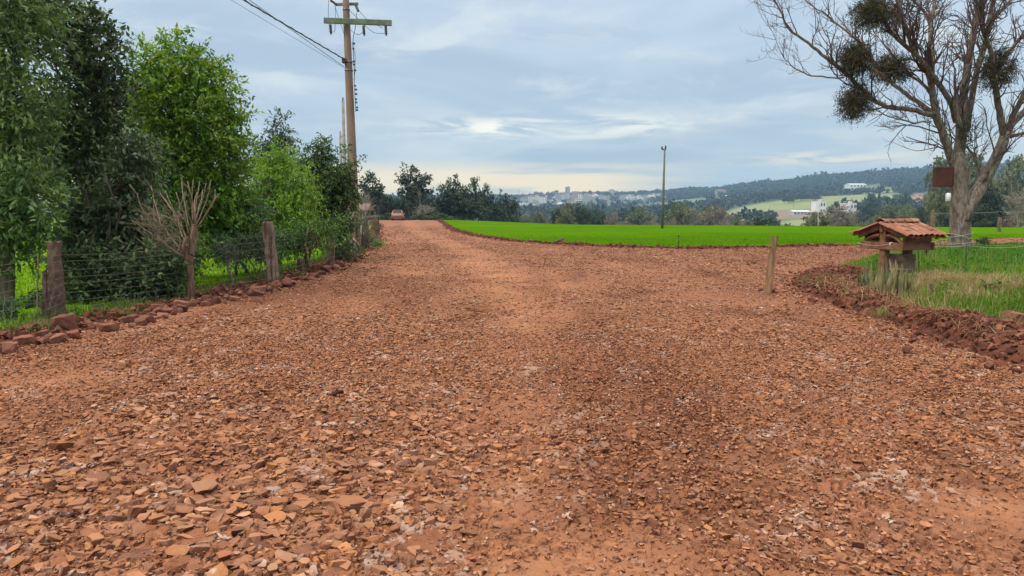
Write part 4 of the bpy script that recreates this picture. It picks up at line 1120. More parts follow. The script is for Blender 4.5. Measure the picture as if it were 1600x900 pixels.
    P = np.array(mv); D = unit(rng.normal(size=P.shape) * 0.5 + np.array([0, -0.3, -0.5])); V, F = leaf_quads(P, D, np.full(len(P), 0.06) * rng.uniform(.6, 1.3, len(P)), 0.6, rng)
    raw_mesh("moss", V, F, M_LEAF, False, np.repeat(lerpc((0.035, 0.045, 0.012), (0.09, 0.10, 0.03), rng.random(len(P))), 4, 0), parent=root)
    # hanging mistletoe-like clumps
    cl = [(1362, 20, 28, 24, -1.9, "mistletoe clump highest in the bare tree, left of its middle limbs"), (1402, 24, 24, 30, -.6, "loose sparse mistletoe clump just right of the highest one"),
          (1337, 92, 24, 26, -1.5, "leftmost upper mistletoe clump on the long left limb"), (1392, 107, 31, 22, .4, "wide dense mistletoe clump nearest the middle of the left limbs"),
          (1335, 158, 26, 29, -1.2, "lowest mistletoe clump hanging under the left limb"), (1558, 108, 28, 34, -.2, "mistletoe clump on the right fork of the bare tree")]
    for px, py, rx, rz, dy, lb in cl:
        c = at(px, py, TY + dy); r = empty("mistletoe_clump", c); tag(r, lb, "mistletoe", "mistletoe clumps hanging in the bare tree")
        nn = 420 if "sparse" not in lb else 130
        d = unit(rng.normal(size=(nn, 3))); rad = np.array([rx, rx, rz]) * m * 1.14
        C = d * rad * (rng.random(nn) ** 0.55)[:, None] * (0.8 + 0.35 * perlin(d[:, 0] * 2.1 + px, d[:, 2] * 2.1 + d[:, 1]))[:, None]
        V, F, cc = foliage(rng, C, d, 0.17, 3, 7, 0.085, 0.26, 0.35, (0.018, 0.020, 0.007), (0.058, 0.056, 0.020), (0.11, 0.062, 0.030), 0.22, None, -0.1, 0.8, 1.25)
        raw_mesh("leaves", V, F, M_LEAF, False, cc, parent=r)
        X = Tubes()
        for k in range(60):
            e = d[k] * rad * rng.uniform(0.6, 1.1); X.add(limb_curve(np.zeros(3), e, rng, 0.1, 4), np.linspace(0.016, 0.005, 4), 4, cap=False)
        X.build("stalks", M_BARK, r)
build_bare_tree()
# ------------------------------------------------------------------ wire fence on the left
M_WOODG = bark_mat("weathered_wood", (0.085, 0.046, 0.030), (0.26, 0.185, 0.13), 18, (1, 1, 0.07), 1.0, 0.03)
M_WOODD = bark_mat("dark_old_wood", (0.055, 0.035, 0.026), (0.13, 0.085, 0.06), 14, (1, 1, 0.1), 0.9, 0.02)
M_STONEP = simple("brown_stone", (0.08, 0.046, 0.034), (0.145, 0.092, 0.07), 7, 0.9, bmp=0.8, bd=0.03)
M_WIRE = simple("galvanised_wire", (0.15, 0.135, 0.12), (0.08, 0.06, 0.05), 20, 0.6, 0.3, bmp=0)
M_CONC = simple("concrete_pole", (0.27, 0.19, 0.145), (0.20, 0.135, 0.10), 3, 0.9, stretch=(1, 1, 0.3), bmp=0.25)
M_CONCG = simple("grey_concrete", (0.30, 0.28, 0.25), (0.20, 0.185, 0.165), 4, 0.9, bmp=0.3)
M_BLACK = simple("dark_cable", (0.02, 0.02, 0.022), (0.03, 0.03, 0.03), 5, 0.6, bmp=0)
M_INS = simple("brown_porcelain", (0.045, 0.03, 0.03), (0.07, 0.05, 0.05), 5, 0.3, bmp=0)
M_STEEL = simple("dull_steel", (0.24, 0.24, 0.24), (0.13, 0.12, 0.11), 9, 0.5, 0.7, bmp=0.1)

def squared_post(h, w, d, seed, rough=0.012, nz=10, lean=(0, 0), taper=0.9, cr=0.16):
    """roughly squared stone or wood post as an irregular loft"""
    rg = np.random.default_rng(seed); V = []; k = 12
    ang = np.arange(k) * 2 * np.pi / k + np.pi / 12
    sq = 1 / np.maximum(np.abs(np.cos(ang)), np.abs(np.sin(ang))); sq = sq * (1 - cr) + cr
    prof = rg.normal(size=k) * rough * 2
    for i in range(nz):
        t = i / (nz - 1); tw = 1 - (1 - taper) * t
        r = rg.normal(size=k) * rough + prof
        V.append(np.stack([(sq * 0.5 * w + r) * np.cos(ang) * tw + lean[0] * t, (sq * 0.5 * d + r) * np.sin(ang) * tw + lean[1] * t, np.full(k, h * t) + (rg.normal(size=k) * rough * 1.6 if i == nz - 1 else 0)], 1))
    V.append(np.array([[lean[0], lean[1], h * 1.005]]))
    V = np.concatenate(V); f = []
    for i in range(nz - 1):
        for j in range(k): f.append([i * k + j, i * k + (j + 1) % k, (i + 1) * k + (j + 1) % k, (i + 1) * k + j])
    t = [[(nz - 1) * k + j, (nz - 1) * k + (j + 1) % k, nz * k] for j in range(k)]
    return V, [np.array(f), np.array(t)]

def build_fence():
    rng = np.random.default_rng(41)
    root = empty("wire_fence", (-6.7, 10.9, 0)); tag(root, "sagging many-stranded wire fence on uneven stone and wood posts along the left roadside", "fence")
    org = np.array(root.location)
    posts = [  # px, foot y, top y, width px, depth px, material, name, label
        (93, 498, 378, 25, 24, M_STONEP, "fence_post", "squared brown stone post", 0.0),
        (75, 501, 424, 9, 9, M_WOODD, "fence_post", "thin dark wooden post behind the stone one", 0.03),
        (429, 443, 348, 23, 20, M_WOODG, "fence_post", "thick weathered grey-brown wooden post, split lengthwise", -0.10),
        (516, 417, 353, 10, 10, M_WOODD, "fence_post", "dark wooden post", 0.0),
        (561, 399, 350, 9, 9, M_WOODD, "fence_post", "dark leaning gate post", -0.05),
        (473, 431, 404, 12, 12, M_WOODD, "fence_post", "short dark stump-like post", -0.05),
        (-130, 565, 430, 30, 28, M_STONEP, "fence_post", None, 0.0),
    ]
    for i, (px, fy, ty, w, d, m, nm, lb, ln) in enumerate(posts):
        b = gp(px, fy, 0.0); s = b.y / FPX; hz = (fy - ty) * s * 1.01
        V, F = squared_post(hz + 0.15, w * s * 0.69, d * s * 0.69, 50 + i, 0.011 if m is not M_STONEP else 0.009, 12, (ln, 0), 0.92 if m is not M_STONEP else 0.84, 0.3 if m is M_WOODG else 0.12)
        V = V + np.array([b.x, b.y, h1(b.x, b.y) - 0.15]) - org
        o = raw_mesh(nm, V, F, m, False, parent=root)
        if lb: o["label"] = lb
    def stick(px, fy, ty, wpx, nm="fence_stay", lb=None, dx=0, mat=None):
        b = gp(px, fy, 0.0); s = b.y / FPX; z = h1(b.x, b.y)
        T = Tubes(); T.add(limb_curve(np.array([b.x, b.y, z - 0.05]) - org, np.array([b.x + dx * s, b.y, z + (fy - ty) * s]) - org, rng, 0.0, 6), np.linspace(wpx, wpx * 0.85, 6) * s * 0.5, 6)
        o = T.build(nm, mat or M_WOODG, root)
        if lb: o["label"] = lb
    stick(484, 425, 356, 3.2, lb="thin pale stick")
    stick(521, 416, 360, 1.6)
    stick(66, 502, 395, 2.2); stick(540, 408, 362, 2); stick(551, 404, 357, 1.6)
    # strands
    line = [gp(px, fy, 0) for px, fy in ((-130, 565), (93, 498), (297, 467), (429, 443), (484, 427), (516, 417), (561, 399))]
    for k in range(8):
        hz = 0.14 + k * 0.118
        pts = []
        for a, b in zip(line[:-1], line[1:]):
            L = (b - a).length; n = max(4, int(L / 0.35)); jit = rng.normal() * 0.018; sag = rng.uniform(0.01, 0.05) * L / 3
            for i in range(n):
                t = i / n; p = a.lerp(b, t)
                pts.append(np.array([p.x + 0.10, p.y - 0.03, h1(p.x, p.y) + hz * (1 + 0.12 * (p.y > 14)) - sag * 4 * t * (1 - t) + jit]) - org)
        p = line[-1]; pts.append(np.array([p.x + 0.1, p.y, h1(p.x, p.y) + hz]) - org)
        T = Tubes(); T.add(pts, 0.0032, 4); T.build("wire", M_WIRE, root)

    # the gate end: heavy post, cross beam and slanting brace
    b = gp(586, 364, 0.0); s = b.y / FPX
    g = empty("gate_post", (b.x, b.y, h1(b.x, b.y))); tag(g, "squat dark gate posts with a slanting log brace at the far end of the fence", "gate post")
    for dx, nm in ((0.1, "post"), (-0.62, "post")):
        V, F = squared_post(24 * s, 6.5 * s if dx > 0 else 4 * s, 6 * s, 90, 0.02, 8); V[:, 0] += dx; raw_mesh(nm, V, F, M_WOODD, False, parent=g)
    T = Tubes(); T.add([(-0.75, 0, 23 * s), (0.0, 0.02, 24.3 * s), (0.30, 0, 23.6 * s)], 3.0 * s, 8); T.build("top_log", M_WOODD, g)
    e = at(565, 362, b.y - 4) - b
    T = Tubes(); T.add([(-0.55, 0, 21 * s), (-0.9, -1.2, 17 * s), (e.x + .1, -4.0, max(0.3, e.z))], 2.6 * s, 8); T.build("brace", M_WOODD, g)
    # pale dry stalks by the gate bush
    root2 = empty("dry_plant", gp(552, 402, 0)); tag(root2, "bleached dead stalks lying against the fence near the gate", "dead plant")
    T = Tubes(); o2 = np.array(root2.location); s = root2.location.y / FPX
    for (a, e) in (((545, 375), (556, 396)), ((548, 372), (562, 384)), ((543, 380), (560, 392)), ((552, 376), (550, 398)), ((540, 368), (548, 380)), ((556, 380), (548, 392)), ((530, 366), (541, 371))):
        A = np.array(at(*a, root2.location.y)) - o2; E = np.array(at(*e, root2.location.y - .2)) - o2
        T.add(limb_curve(A, E, rng, 0.12, 5), np.linspace(0.022, 0.010, 5), 5)
    T.build("stalks", simple("bleached_stalk", (0.55, 0.46, 0.34), (0.38, 0.30, 0.21), 15, bmp=0), root2)
    # bare thorny twigs above the gate
    root3 = empty("bare_bush", pbase(570, 30)); tag(root3, "bare grey twiggy bush behind the gate posts", "bush"); o3 = np.array(root3.location); T = Tubes()
    for k in range(46):
        a = np.array([rng.normal() * 0.12, rng.normal() * 0.12, 0.0]); e = np.array([rng.normal() * 0.42, rng.normal() * 0.4, rng.uniform(0.6, 1.9)])
        q = limb_curve(a, e, rng, 0.03, 6); T.add(q, np.linspace(0.018, 0.006, 6), 4)
        for _ in range(3):
            j = rng.integers(2, 6); T.add([q[j], q[j] + rng.normal(size=3) * 0.14 + np.array([0, 0, 0.1])], [0.007, 0.003], 4, cap=False)
    T.build("twigs", simple("grey_twig", (0.20, 0.16, 0.13), (0.12, 0.09, 0.07), 9, bmp=0), root3)
build_fence()

# ------------------------------------------------------------------ poles and lines
def build_poles():
    rng = np.random.default_rng(51)
    Y = 28.0; s = Y / FPX
    bx = pbase(557, Y)
    root = empty("utility_pole", bx); tag(root, "tall tapering concrete power pole with a pale green crossarm and hanging fuse cutouts", "utility pole")
    o = np.array(bx)
    def loc(px, py, dy=0.0): return np.array(at(px, py, Y + dy)) - o
    top = loc(539.5, -22); bot = loc(556, 372); bot[2] = -0.2
    T = Tubes(); n = 14
    T.add([bot * (1 - t) + top * t for t in np.linspace(0, 1, n)], np.interp(np.linspace(0, 1, n), [0, 1], [8.2 * s, 4.6 * s]), 18); T.build("pole", M_CONC, root)
    GM = simple("pale_green_arm", (0.155, 0.205, 0.14), (0.09, 0.125, 0.085), 5, 0.8, bmp=0.2)
    def arm(name, a, b, th, dp, mat):
        A = Vector(loc(*a)); B = Vector(loc(*b)); mid = (A + B) / 2; d = B - A
        bm = bmesh.new(); Mx = Matrix.Translation(mid) @ d.to_track_quat('X', 'Z').to_matrix().to_4x4()
        bm_box(bm, 0, 0, 0, d.length, dp, th, Mx, 0.012)
        if name == "crossarm":
            for k in range(14):      # bolt holes along the arm, as small dark studs
                if k % 7 in (0, 1): continue
                for zz in (-0.035, 0.04):
                    bm_box(bm, -d.length * 0.36 + k * d.length * 0.055, -dp / 2 - 0.004, zz, 0.03, 0.012, 0.025, Mx)
        ob = obj_bm(name, bm, mat, root); return ob
    arm("crossarm", (506, 32, -.28), (612, 36, -.28), 0.20, 0.10, GM)
    arm("upper_arm", (524, 7, .28), (560, 6, .28), 0.10, 0.09, M_STEEL)
    for px, py in ((516, 38), (568, 40), (602.5, 40)):
        c = loc(px, py, -.28); T = Tubes()
        zz = np.linspace(0, -0.36, 13); rr = np.where(np.arange(13) % 2 == 0, 0.036, 0.062); rr[-2:] = 0.03
        T.add([c + np.array([0.02 * i / 12, 0, z]) for i, z in enumerate(zz)], rr, 10); T.build("fuse_cutout", M_INS, root)
    for px, py, e in ((527, 8, (516, 0)), (556, 8, (560, 18)), (541, 2, (548, -12))):
        a = loc(px, py, .2); b = loc(e[0], e[1], .1); T = Tubes(); nn = 11; rr = np.where(np.arange(nn) % 2 == 0, 0.03, 0.055)
        T.add([a * (1 - t) + b * t for t in np.linspace(0, 1, nn)], rr, 9); T.build("insulator", M_INS, root)
    def jumper(pts, r=0.009):
        P = np.array([loc(*p) for p in pts]); k = np.linspace(0, len(P) - 1, len(P) * 5)
        Q = np.stack([np.interp(k, np.arange(len(P)), P[:, i]) for i in range(3)], 1)
        for _ in range(3): Q[1:-1] = (Q[:-2] + 2 * Q[1:-1] + Q[2:]) / 4
        T = Tubes(); T.add(Q, r, 5); T.build("jumper_cable", M_BLACK, root)
    jumper([(514, -6, .1), (513, 15, -.1), (513, 38, -.3)]); jumper([(522, 4, .2), (527, 22, 0), (534, 42, -.35), (538, 55, -.3)])
    jumper([(518, 50, -.3), (523, 50, -.3), (524, 36, -.25), (524, 10, .2)]); jumper([(568, 50, -.3), (560, 55, -.35), (548, 48, -.3), (545, 36, -.2)])
    jumper([(602, 52, -.3), (585, 52, -.35), (572, 42, -.3), (550, 20, -.2), (541, 12, -.1)]); jumper([(560, 16, .2), (575, 32, 0), (598, 44, -.3)])
    jumper([(557, 20, .1), (556, 40, -.25), (551, 62, -.28), (553, 95, -.25), (554, 140, -.25), (556, 175, -.25)], 0.012)
    jumper([(550, 66, -.24), (555, 85, -.3), (555, 110, -.28), (553, 125, -.24)], 0.010)
    for y in (68, 76, 96, 101, 110, 134, 140, 147, 155, 160, 168, 172):    # clamps and brackets down the side
        px = np.interp(y, [0, 372], [541, 556]) + np.interp(y, [0, 372], [5.2, 8]) + 1.6
        c = loc(px + rng.uniform(0, 2.5), y, -.12); bm = bmesh.new(); bm_box(bm, c[0], c[1], c[2], 0.07, 0.1, 0.06, None, 0.01); obj_bm("bracket", bm, M_INS, root)
    for y in (15, 97, 110):
        px = np.interp(y, [0, 372], [540.5, 556]); c = loc(px, y); r = np.interp(y, [0, 372], [4.9, 8]) * s + 0.012
        T = Tubes(); T.add([c + np.array([0, 0, -0.03]), c + np.array([0, 0, 0.03])], r, 18); T.build("band", M_STEEL, root)
    c = loc(538, 95, -.15); bm = bmesh.new(); bm_box(bm, c[0], c[1], c[2], 0.16, 0.18, 0.18, None, 0.02); obj_bm("cable_clamp", bm, M_INS, root)
    # lines leading off over the trees to the upper left
    def line(a, via, r, label, twist=False):
        A = np.array(at(a[0], a[1], Y - .2)); B = np.array(at(via[0], via[1], via[2])); d = (B - A); E = A + d * (38 / abs(d[1]))
        t = np.linspace(0, 1, 40)[:, None]; P = A * (1 - t) + E * t; P[:, 2] -= 0.25 * np.sin(np.pi * t[:, 0])
        T = Tubes(); T.add(P, r, 6)
        if twist:
            L = np.linalg.norm(E - A); k = np.linspace(0, 1, 320)[:, None]; Q = A * (1 - k) + E * k; Q[:, 2] -= 0.25 * np.sin(np.pi * k[:, 0])
            Q[:, 0] += 0.022 * np.cos(k[:, 0] * L * 9); Q[:, 2] += 0.022 * np.sin(k[:, 0] * L * 9); T.add(Q, 0.012, 5)
        ob = T.build("power_line", M_BLACK, None); tag(ob, label, "cable", "cables running up to the pole from the left")
    line((537, 92), (398, 3, 21.3), 0.018, "thick twisted black service cable reaching the pole below its crossarm", True)
    line((537, 104), (392, -6, 21.0), 0.009, "thinner cable just below the thick twisted one")
    line((538, 106), (372, -2, 20.5), 0.005, "faint thinnest wire, lowest of the cables at the pole")
    # further poles along the road
    def small_pole(px, topy, Yd, w0, label, pins):
        b = pbase(px + 1, Yd); r = empty("utility_pole", b); tag(r, label, "utility pole", "farther poles lined up behind the big one")
        hz = at(px, topy, Yd).z - b[2]; T = Tubes(); sc = Yd / FPX
        T.add([(0, 0, -.2), (0, 0, hz * .5), (0, 0, hz)], np.array([w0, w0 * .85, w0 * .7]) * sc * .5, 10); T.build("pole", M_CONCG, r)
        for z, sd2 in pins:
            X = Tubes(); X.add([(sd2 * 0.1, 0, hz - z), (sd2 * 0.42, 0, hz - z), (sd2 * 0.44, 0, hz - z + 0.16)], 0.05, 6); X.build("bracket", M_STEEL, r)
        X = Tubes(); X.add([(0, 0, hz), (0, 0, hz + .18)], 0.05, 6); X.build("top_pin", M_STEEL, r)
    small_pole(539.5, 157, 44, 6.2, "slim grey pole peeking out just left of the big concrete pole", [])
    small_pole(534, 208, 66, 5.0, "shorter far grey pole with side brackets, left of the big pole above the dark tree", [(.3, 1), (1.2, -1), (1.9, 1)])
    small_pole(541, 232, 90, 4.2, "lowest and farthest grey pole, its top only just above the trees", [(.3, -1)])
    # lone pole on the field
    Yp = 61.0; b = pbase(1036, Yp); r = empty("utility_pole", b); tag(r, "lone slender concrete pole with a small two-pin arm at the green field's far edge", "utility pole")
    hz = at(1036, 233, Yp).z - b[2]; T = Tubes(); sc = Yp / FPX
    T.add([(-.06, 0, -.2), (-.03, 0, hz * .5), (0, 0, hz)], np.array([4.6, 3.6, 2.6]) * sc * .5, 10); T.build("pole", simple("lone_pole_concrete", (0.17, 0.155, 0.12), (0.11, 0.10, 0.08), 5, bmp=.2), r)
    bm = bmesh.new(); bm_box(bm, -0.08, 0, hz - 0.02, 0.36, 0.1, 0.1, None, .01); obj_bm("crossarm", bm, M_INS, r)
    for x, hh in ((-.22, .22), (.07, .3)):
        X = Tubes(); X.add([(x, 0, hz), (x, 0, hz + hh * .5), (x, 0, hz + hh)], [0.05, 0.075, 0.045], 8); X.build("insulator", M_INS, r)
build_poles()

# ------------------------------------------------------------------ stakes
def build_stakes():
    rng = np.random.default_rng(61)
    b = gp(1198, 459, 0.0); s = b.y / FPX
    T = Tubes(); n = 12; t = np.linspace(0, 1, n); hz = 91 * s
    P = np.stack([(t * 9.5 + 1.0 * np.sin(t * 7)) * s, 0 * t, t * (hz + .1) - .1], 1)
    T.add(P, np.interp(t, [0, .6, 1], [6.4, 5.4, 4.9]) * s, 10, jit=0.05, rng=rng)
    T.add([P[9], P[9] + np.array([-0.09, -0.02, 0.035])], [0.03, 0.024], 7)
    o = T.build("wooden_stake", bark_mat("stake_wood", (0.15, 0.08, 0.038), (0.30, 0.185, 0.10), 16, (1, 1, 0.1), .7, .01), None, smooth=False)
    o.location = (b.x, b.y, float(road_z(np.array([b.x]), np.array([b.y]))[0])); tag(o, "bare wooden stake leaning slightly right, standing alone on the stony road", "stake")
    b = gp(1060, 388, 0.05); s = b.y / FPX
    T = Tubes(); T.add([(0, 0, -.05), (.01, 0, 11 * s), (0, 0, 22 * s)], [0.022, .02, .02], 6); T.add([(-0.03, 0, 21.5 * s), (0.03, 0, 21.5 * s)], 0.03, 6)
    o = T.build("thin_stake", M_BLACK, None); o.location = (b.x, b.y, h1(b.x, b.y)); tag(o, "thin dark metal rod at the near edge of the green field", "stake")
    # short charred stub in the dry grass
    b = gp(1453, 459, 0.16); s = b.y / FPX; T = Tubes(); T.add([(0, 0, -.1), (.01, 0, 12 * s), (.02, 0, 23 * s)], [.034, .03, .036], 8, jit=.1, rng=rng)
    o = T.build("wooden_stub", M_WOODD, None); o.location = (b.x, b.y, h1(b.x, b.y)); tag(o, "short dark weathered stub in the straw right of the spiky plants", "stake")
    # dark fallen log on the soil ridge
    a = at(866, 382, 34.5); e = at(880, 376.5, 35.3); mid = (a + e) / 2; T = Tubes()
    T.add([a - mid, (e - mid) * 0.2, e - mid], [.07, .08, .06], 8, jit=.08, rng=rng); o = T.build("fallen_log", M_WOODD, None); o.location = (mid.x, mid.y, h1(mid.x, mid.y) + .14); tag(o, "short dark log propped on the soil ridge at the field's near edge", "log")
    # fence posts beyond the right branch road
    GR = "posts of the wire fence beyond the right branch road"
    for px, fy, ty, w, Yd, lb in ((1456, 358, 329, 6, 42, "weathered post left of the big bare tree, behind the tiled roof"), (1561.5, 357, 340, 4.2, 52, "small pale post right of the big bare tree"), (1450.5, 415, 383, 3, 21.5, "thin dark post under the right eave of the tiled shelter")):
        b = pbase(px, Yd); s = Yd / FPX; hz = at(px, ty, Yd).z - b[2]
        V, F = squared_post(hz, w * s, w * s, int(px), .012, 7); o = raw_mesh("fence_post", V, F, M_WOODG if Yd > 30 else M_WOODD, False); o.location = b; tag(o, lb, "post", GR)
build_stakes()

# ------------------------------------------------------------------ roofed wooden shelter with clay tiles
SH = (0, 0, 0)
def build_shelter():
    global SH
    Yc = 15.45
    gx = at(1372, 420, Yc).x; ang = R(70)
    ux, uy = math.sin(ang), math.cos(ang)
    L, W = 0.97, 1.30
    cx, cy = gx + ux * L * .5, Yc + uy * L * .5
    SH = (cx, cy, h1(cx, cy)); gz = SH[2]
    root = empty("roofed_shelter", SH, math.atan2(uy, ux)); tag(root, "low wooden shelter with a small gabled clay tile roof on the grass corner", "shelter")
    MW = simple("reddish_timber", (0.25, 0.105, 0.055), (0.135, 0.055, 0.03), 7, 0.75, stretch=(0.25, 1, 1), bmp=.4)
    ridge = at(1368, 350.5, Yc).z - gz; eave = at(1416, 369.5, Yc - .65).z - gz
    # posts on the ridge axis
    for u in (-0.34, 0.30):
        bm = bmesh.new(); bm_box(bm, u, 0, (ridge - .12) / 2 - .1, .15, .15, ridge - .12 + .2, None, .012); obj_bm("post", bm, MW, root)
    bz = at(1381, 384, Yc).z - gz
    def board(name, u, v, z, su, sv, sz, rot=None, bev=.008):
        bm = bmesh.new(); bm_box(bm, 0, 0, 0, su, sv, sz, Matrix.Translation((u, v, z)) @ (rot if rot is not None else Matrix.Identity(4)), bev); return obj_bm(name, bm, MW, root)
    hw = 0.50
    board("beam", -0.43, 0, bz, .05, 2 * hw + .1, .155); board("beam", 0.40, 0, bz, .05, 2 * hw + .1, .155)
    board("beam", -.015, -hw, bz + .003, .775, .05, .15); board("beam", -.015, hw, bz + .003, .775, .05, .15)
    slope = math.atan2(ridge - eave, W / 2)
    for u in (-.43, .43):
        for sg in (-1, 1):
            rot = Matrix.Rotation(-sg * slope, 4, 'X')
            board("rafter", u, sg * W * .24, (ridge + eave) / 2 - .04 + .0, .05, W * .5 / math.cos(slope) * .93, .08, rot)
            # knee brace from the beam's end to the post
    for u in (-.38, .345):
        for sg in (-1, 1):
            T = Tubes(); a = np.array([u, sg * (hw - .03), bz + .06]); e = np.array([u, sg * .10, ridge - .24]); m_ = (a + e) / 2 + np.array([0, 0, .05])
            T.add([a, (a + m_) / 2 + np.array([0, 0, .012]), m_, (m_ + e) / 2 + np.array([0, 0, .012]), e], .045, 4); T.build("brace", MW, root, False)
    for sg in (-1, 1):
        for k in (.10, .46, .82):
            board("batten", 0, sg * W * .5 * (1 - k) * .98, eave + (ridge - eave) * k - .012, L, .045, .035)
        bm = bmesh.new(); bm_box(bm, 0, sg * .495, (bz + eave) / 2 + .045, .74, .045, .14)
        obj_bm("side_board", bm, MW, root)
    board("ridge_beam", 0, 0, ridge - .11, L * .97, .07, .10)
    # clay tiles
    MT, nt, bs = mat_new("clay_tile"); a = N(nt, "ShaderNodeAttribute", attribute_name="col"); v = coords(nt, "Object")
    n1 = noise_n(nt, 6, 6, .65, v); n2 = noise_n(nt, 30, 5, .7, v)
    c = mixcol(nt, maprange(nt, n1, .5, .7, 0, .75), a.outputs["Color"], (.13, .055, .036)); c = mixcol(nt, maprange(nt, n2, .6, .75, 0, .6), c, (.42, .24, .15))
    nt.links.new(c, bs.inputs["Base Color"]); bs.inputs["Roughness"].default_value = .85; bump(nt, bs, n2, .4, .01)
    rng = np.random.default_rng(71)
    def tile(p0, dirv, upv, side, ln, r0, r1, thick=.012, arc=math.pi, concave=False):
        na = 9; V = []
        for (t, r) in ((0, r0), (1, r1)):
            for rr in (r, r - thick):
                for k in range(na):
                    an = (k / (na - 1) - .5) * arc
                    V.append(p0 + dirv * ln * t + side * math.sin(an) * rr + upv * ((math.cos(an) * rr * .62) if not concave else (-math.cos(an) * rr * .55 + r * .35)))
        F = []; 
        def idx(t, s, k): return (t * 2 + s) * na + k
        for k in range(na - 1):
            F += [[idx(0, 0, k), idx(1, 0, k), idx(1, 0, k + 1), idx(0, 0, k + 1)], [idx(0, 1, k + 1), idx(1, 1, k + 1), idx(1, 1, k), idx(0, 1, k)],
                  [idx(0, 0, k + 1), idx(0, 1, k + 1), idx(0, 1, k), idx(0, 0, k)], [idx(1, 0, k), idx(1, 1, k), idx(1, 1, k + 1), idx(1, 0, k + 1)]]
        return V, F
    def tiles(name, items):
        VV = []; FF = []; CC = []
        for it in items:
            V, F = tile(*it[0], **it[1]); o_ = len(VV); VV += V; FF += [[i + o_ for i in f] for f in F]
            col = np.array([(.25, .095, .05), (.30, .12, .065), (.20, .078, .044), (.34, .15, .088), (.22, .11, .075)][rng.integers(4)]) * rng.uniform(.8, 1.15); CC += [col] * len(V)
        return raw_mesh(name, np.array(VV), np.array(FF), MT, False, np.array(CC), parent=root)
    cols_, rows = 7, 3
    pitch = L / cols_; sl = W * .5 / math.cos(slope) + .06
    for sg in (-1, 1):
        it = []; dn = np.array([0, sg * math.cos(slope), -math.sin(slope)]); up = np.array([0, sg * math.sin(slope), math.cos(slope)]); sd = np.array([1.0, 0, 0])
        for cc in range(cols_ + 1):
            for rw in range(rows):
                ln = sl / rows * 1.18; j = rng.normal(size=3) * .006
                st = np.array([-L / 2 + cc * pitch, 0, ridge]) + dn * (sl / rows * rw) + up * (.028 + .004 * rw) + j
                it.append(((st, dn, up + rng.normal() * .03 * sd, sd, ln, pitch * .50, pitch * .60), {}))
                if cc < cols_:
                    st2 = st + sd * pitch * .5 - up * .03
                    it.append(((st2, dn, up, sd, ln, pitch * .50, pitch * .44), dict(concave=True)))
        tiles("roof_tiles", it)
    it = []
    for k in range(5):
        ln = L / 4.6; st = np.array([-L / 2 - .02 + k * L / 4.9, rng.normal() * .008, ridge + .045 + rng.normal() * .006])
        it.append(((st, np.array([1.0, 0, .015]), np.array([0, 0, 1.0]), np.array([0, 1.0, 0]), ln, .125, .105), dict(arc=math.pi * .95)))
    tiles("ridge_tiles", it)
    # upright grey slab under the roof
    p0 = at(1389, 437, 15.42); p1 = at(1426, 437, 15.42)
    o = empty("grey_slab", ((p0.x + p1.x) / 2 - .0, 15.42, h1(p0.x, 15.42)), R(-14)); bm = bmesh.new(); ww = (p1.x - p0.x); hh = at(1400, 397, 15.42).z - h1(p0.x, 15.42)
    bm_box(bm, 0, 0, hh / 2 - .06, ww, .06, hh + .12, None, .01); bmesh.ops.subdivide_edges(bm, edges=bm.edges, cuts=3, use_grid_fill=True)
    for v_ in bm.verts: v_.co += Vector(rng.normal(size=3) * .005)
    obj_bm("panel", bm, simple("grey_board", (.20, .135, .095), (.12, .080, .056), 6, .9, bmp=.5), o)
    bm = bmesh.new(); bm_box(bm, 0, -.045, hh * .42, ww, .025, .035); obj_bm("batten", bm, M_CONCG, o)
    tag(o, "upright grey-brown board slab standing under the tiled roof behind the spiky plants", "board")
    # insulator loop on the front beam, carrying the wire
    MI = simple("white_plastic", (.75, .75, .72), (.6, .6, .57), 9, .4, bmp=0)
    q = at(1393, 381.5, Yc - .22); T = Tubes(); an = np.linspace(0, 2 * np.pi, 14)
    T.add([(math.cos(t) * .035, 0, math.sin(t) * .035) for t in an], .011, 6); o = T.build("wire_insulator", MI, None); o.location = q; tag(o, "small white ring insulator on the shelter's front beam", "insulator")
    return MI
MI = build_shelter()

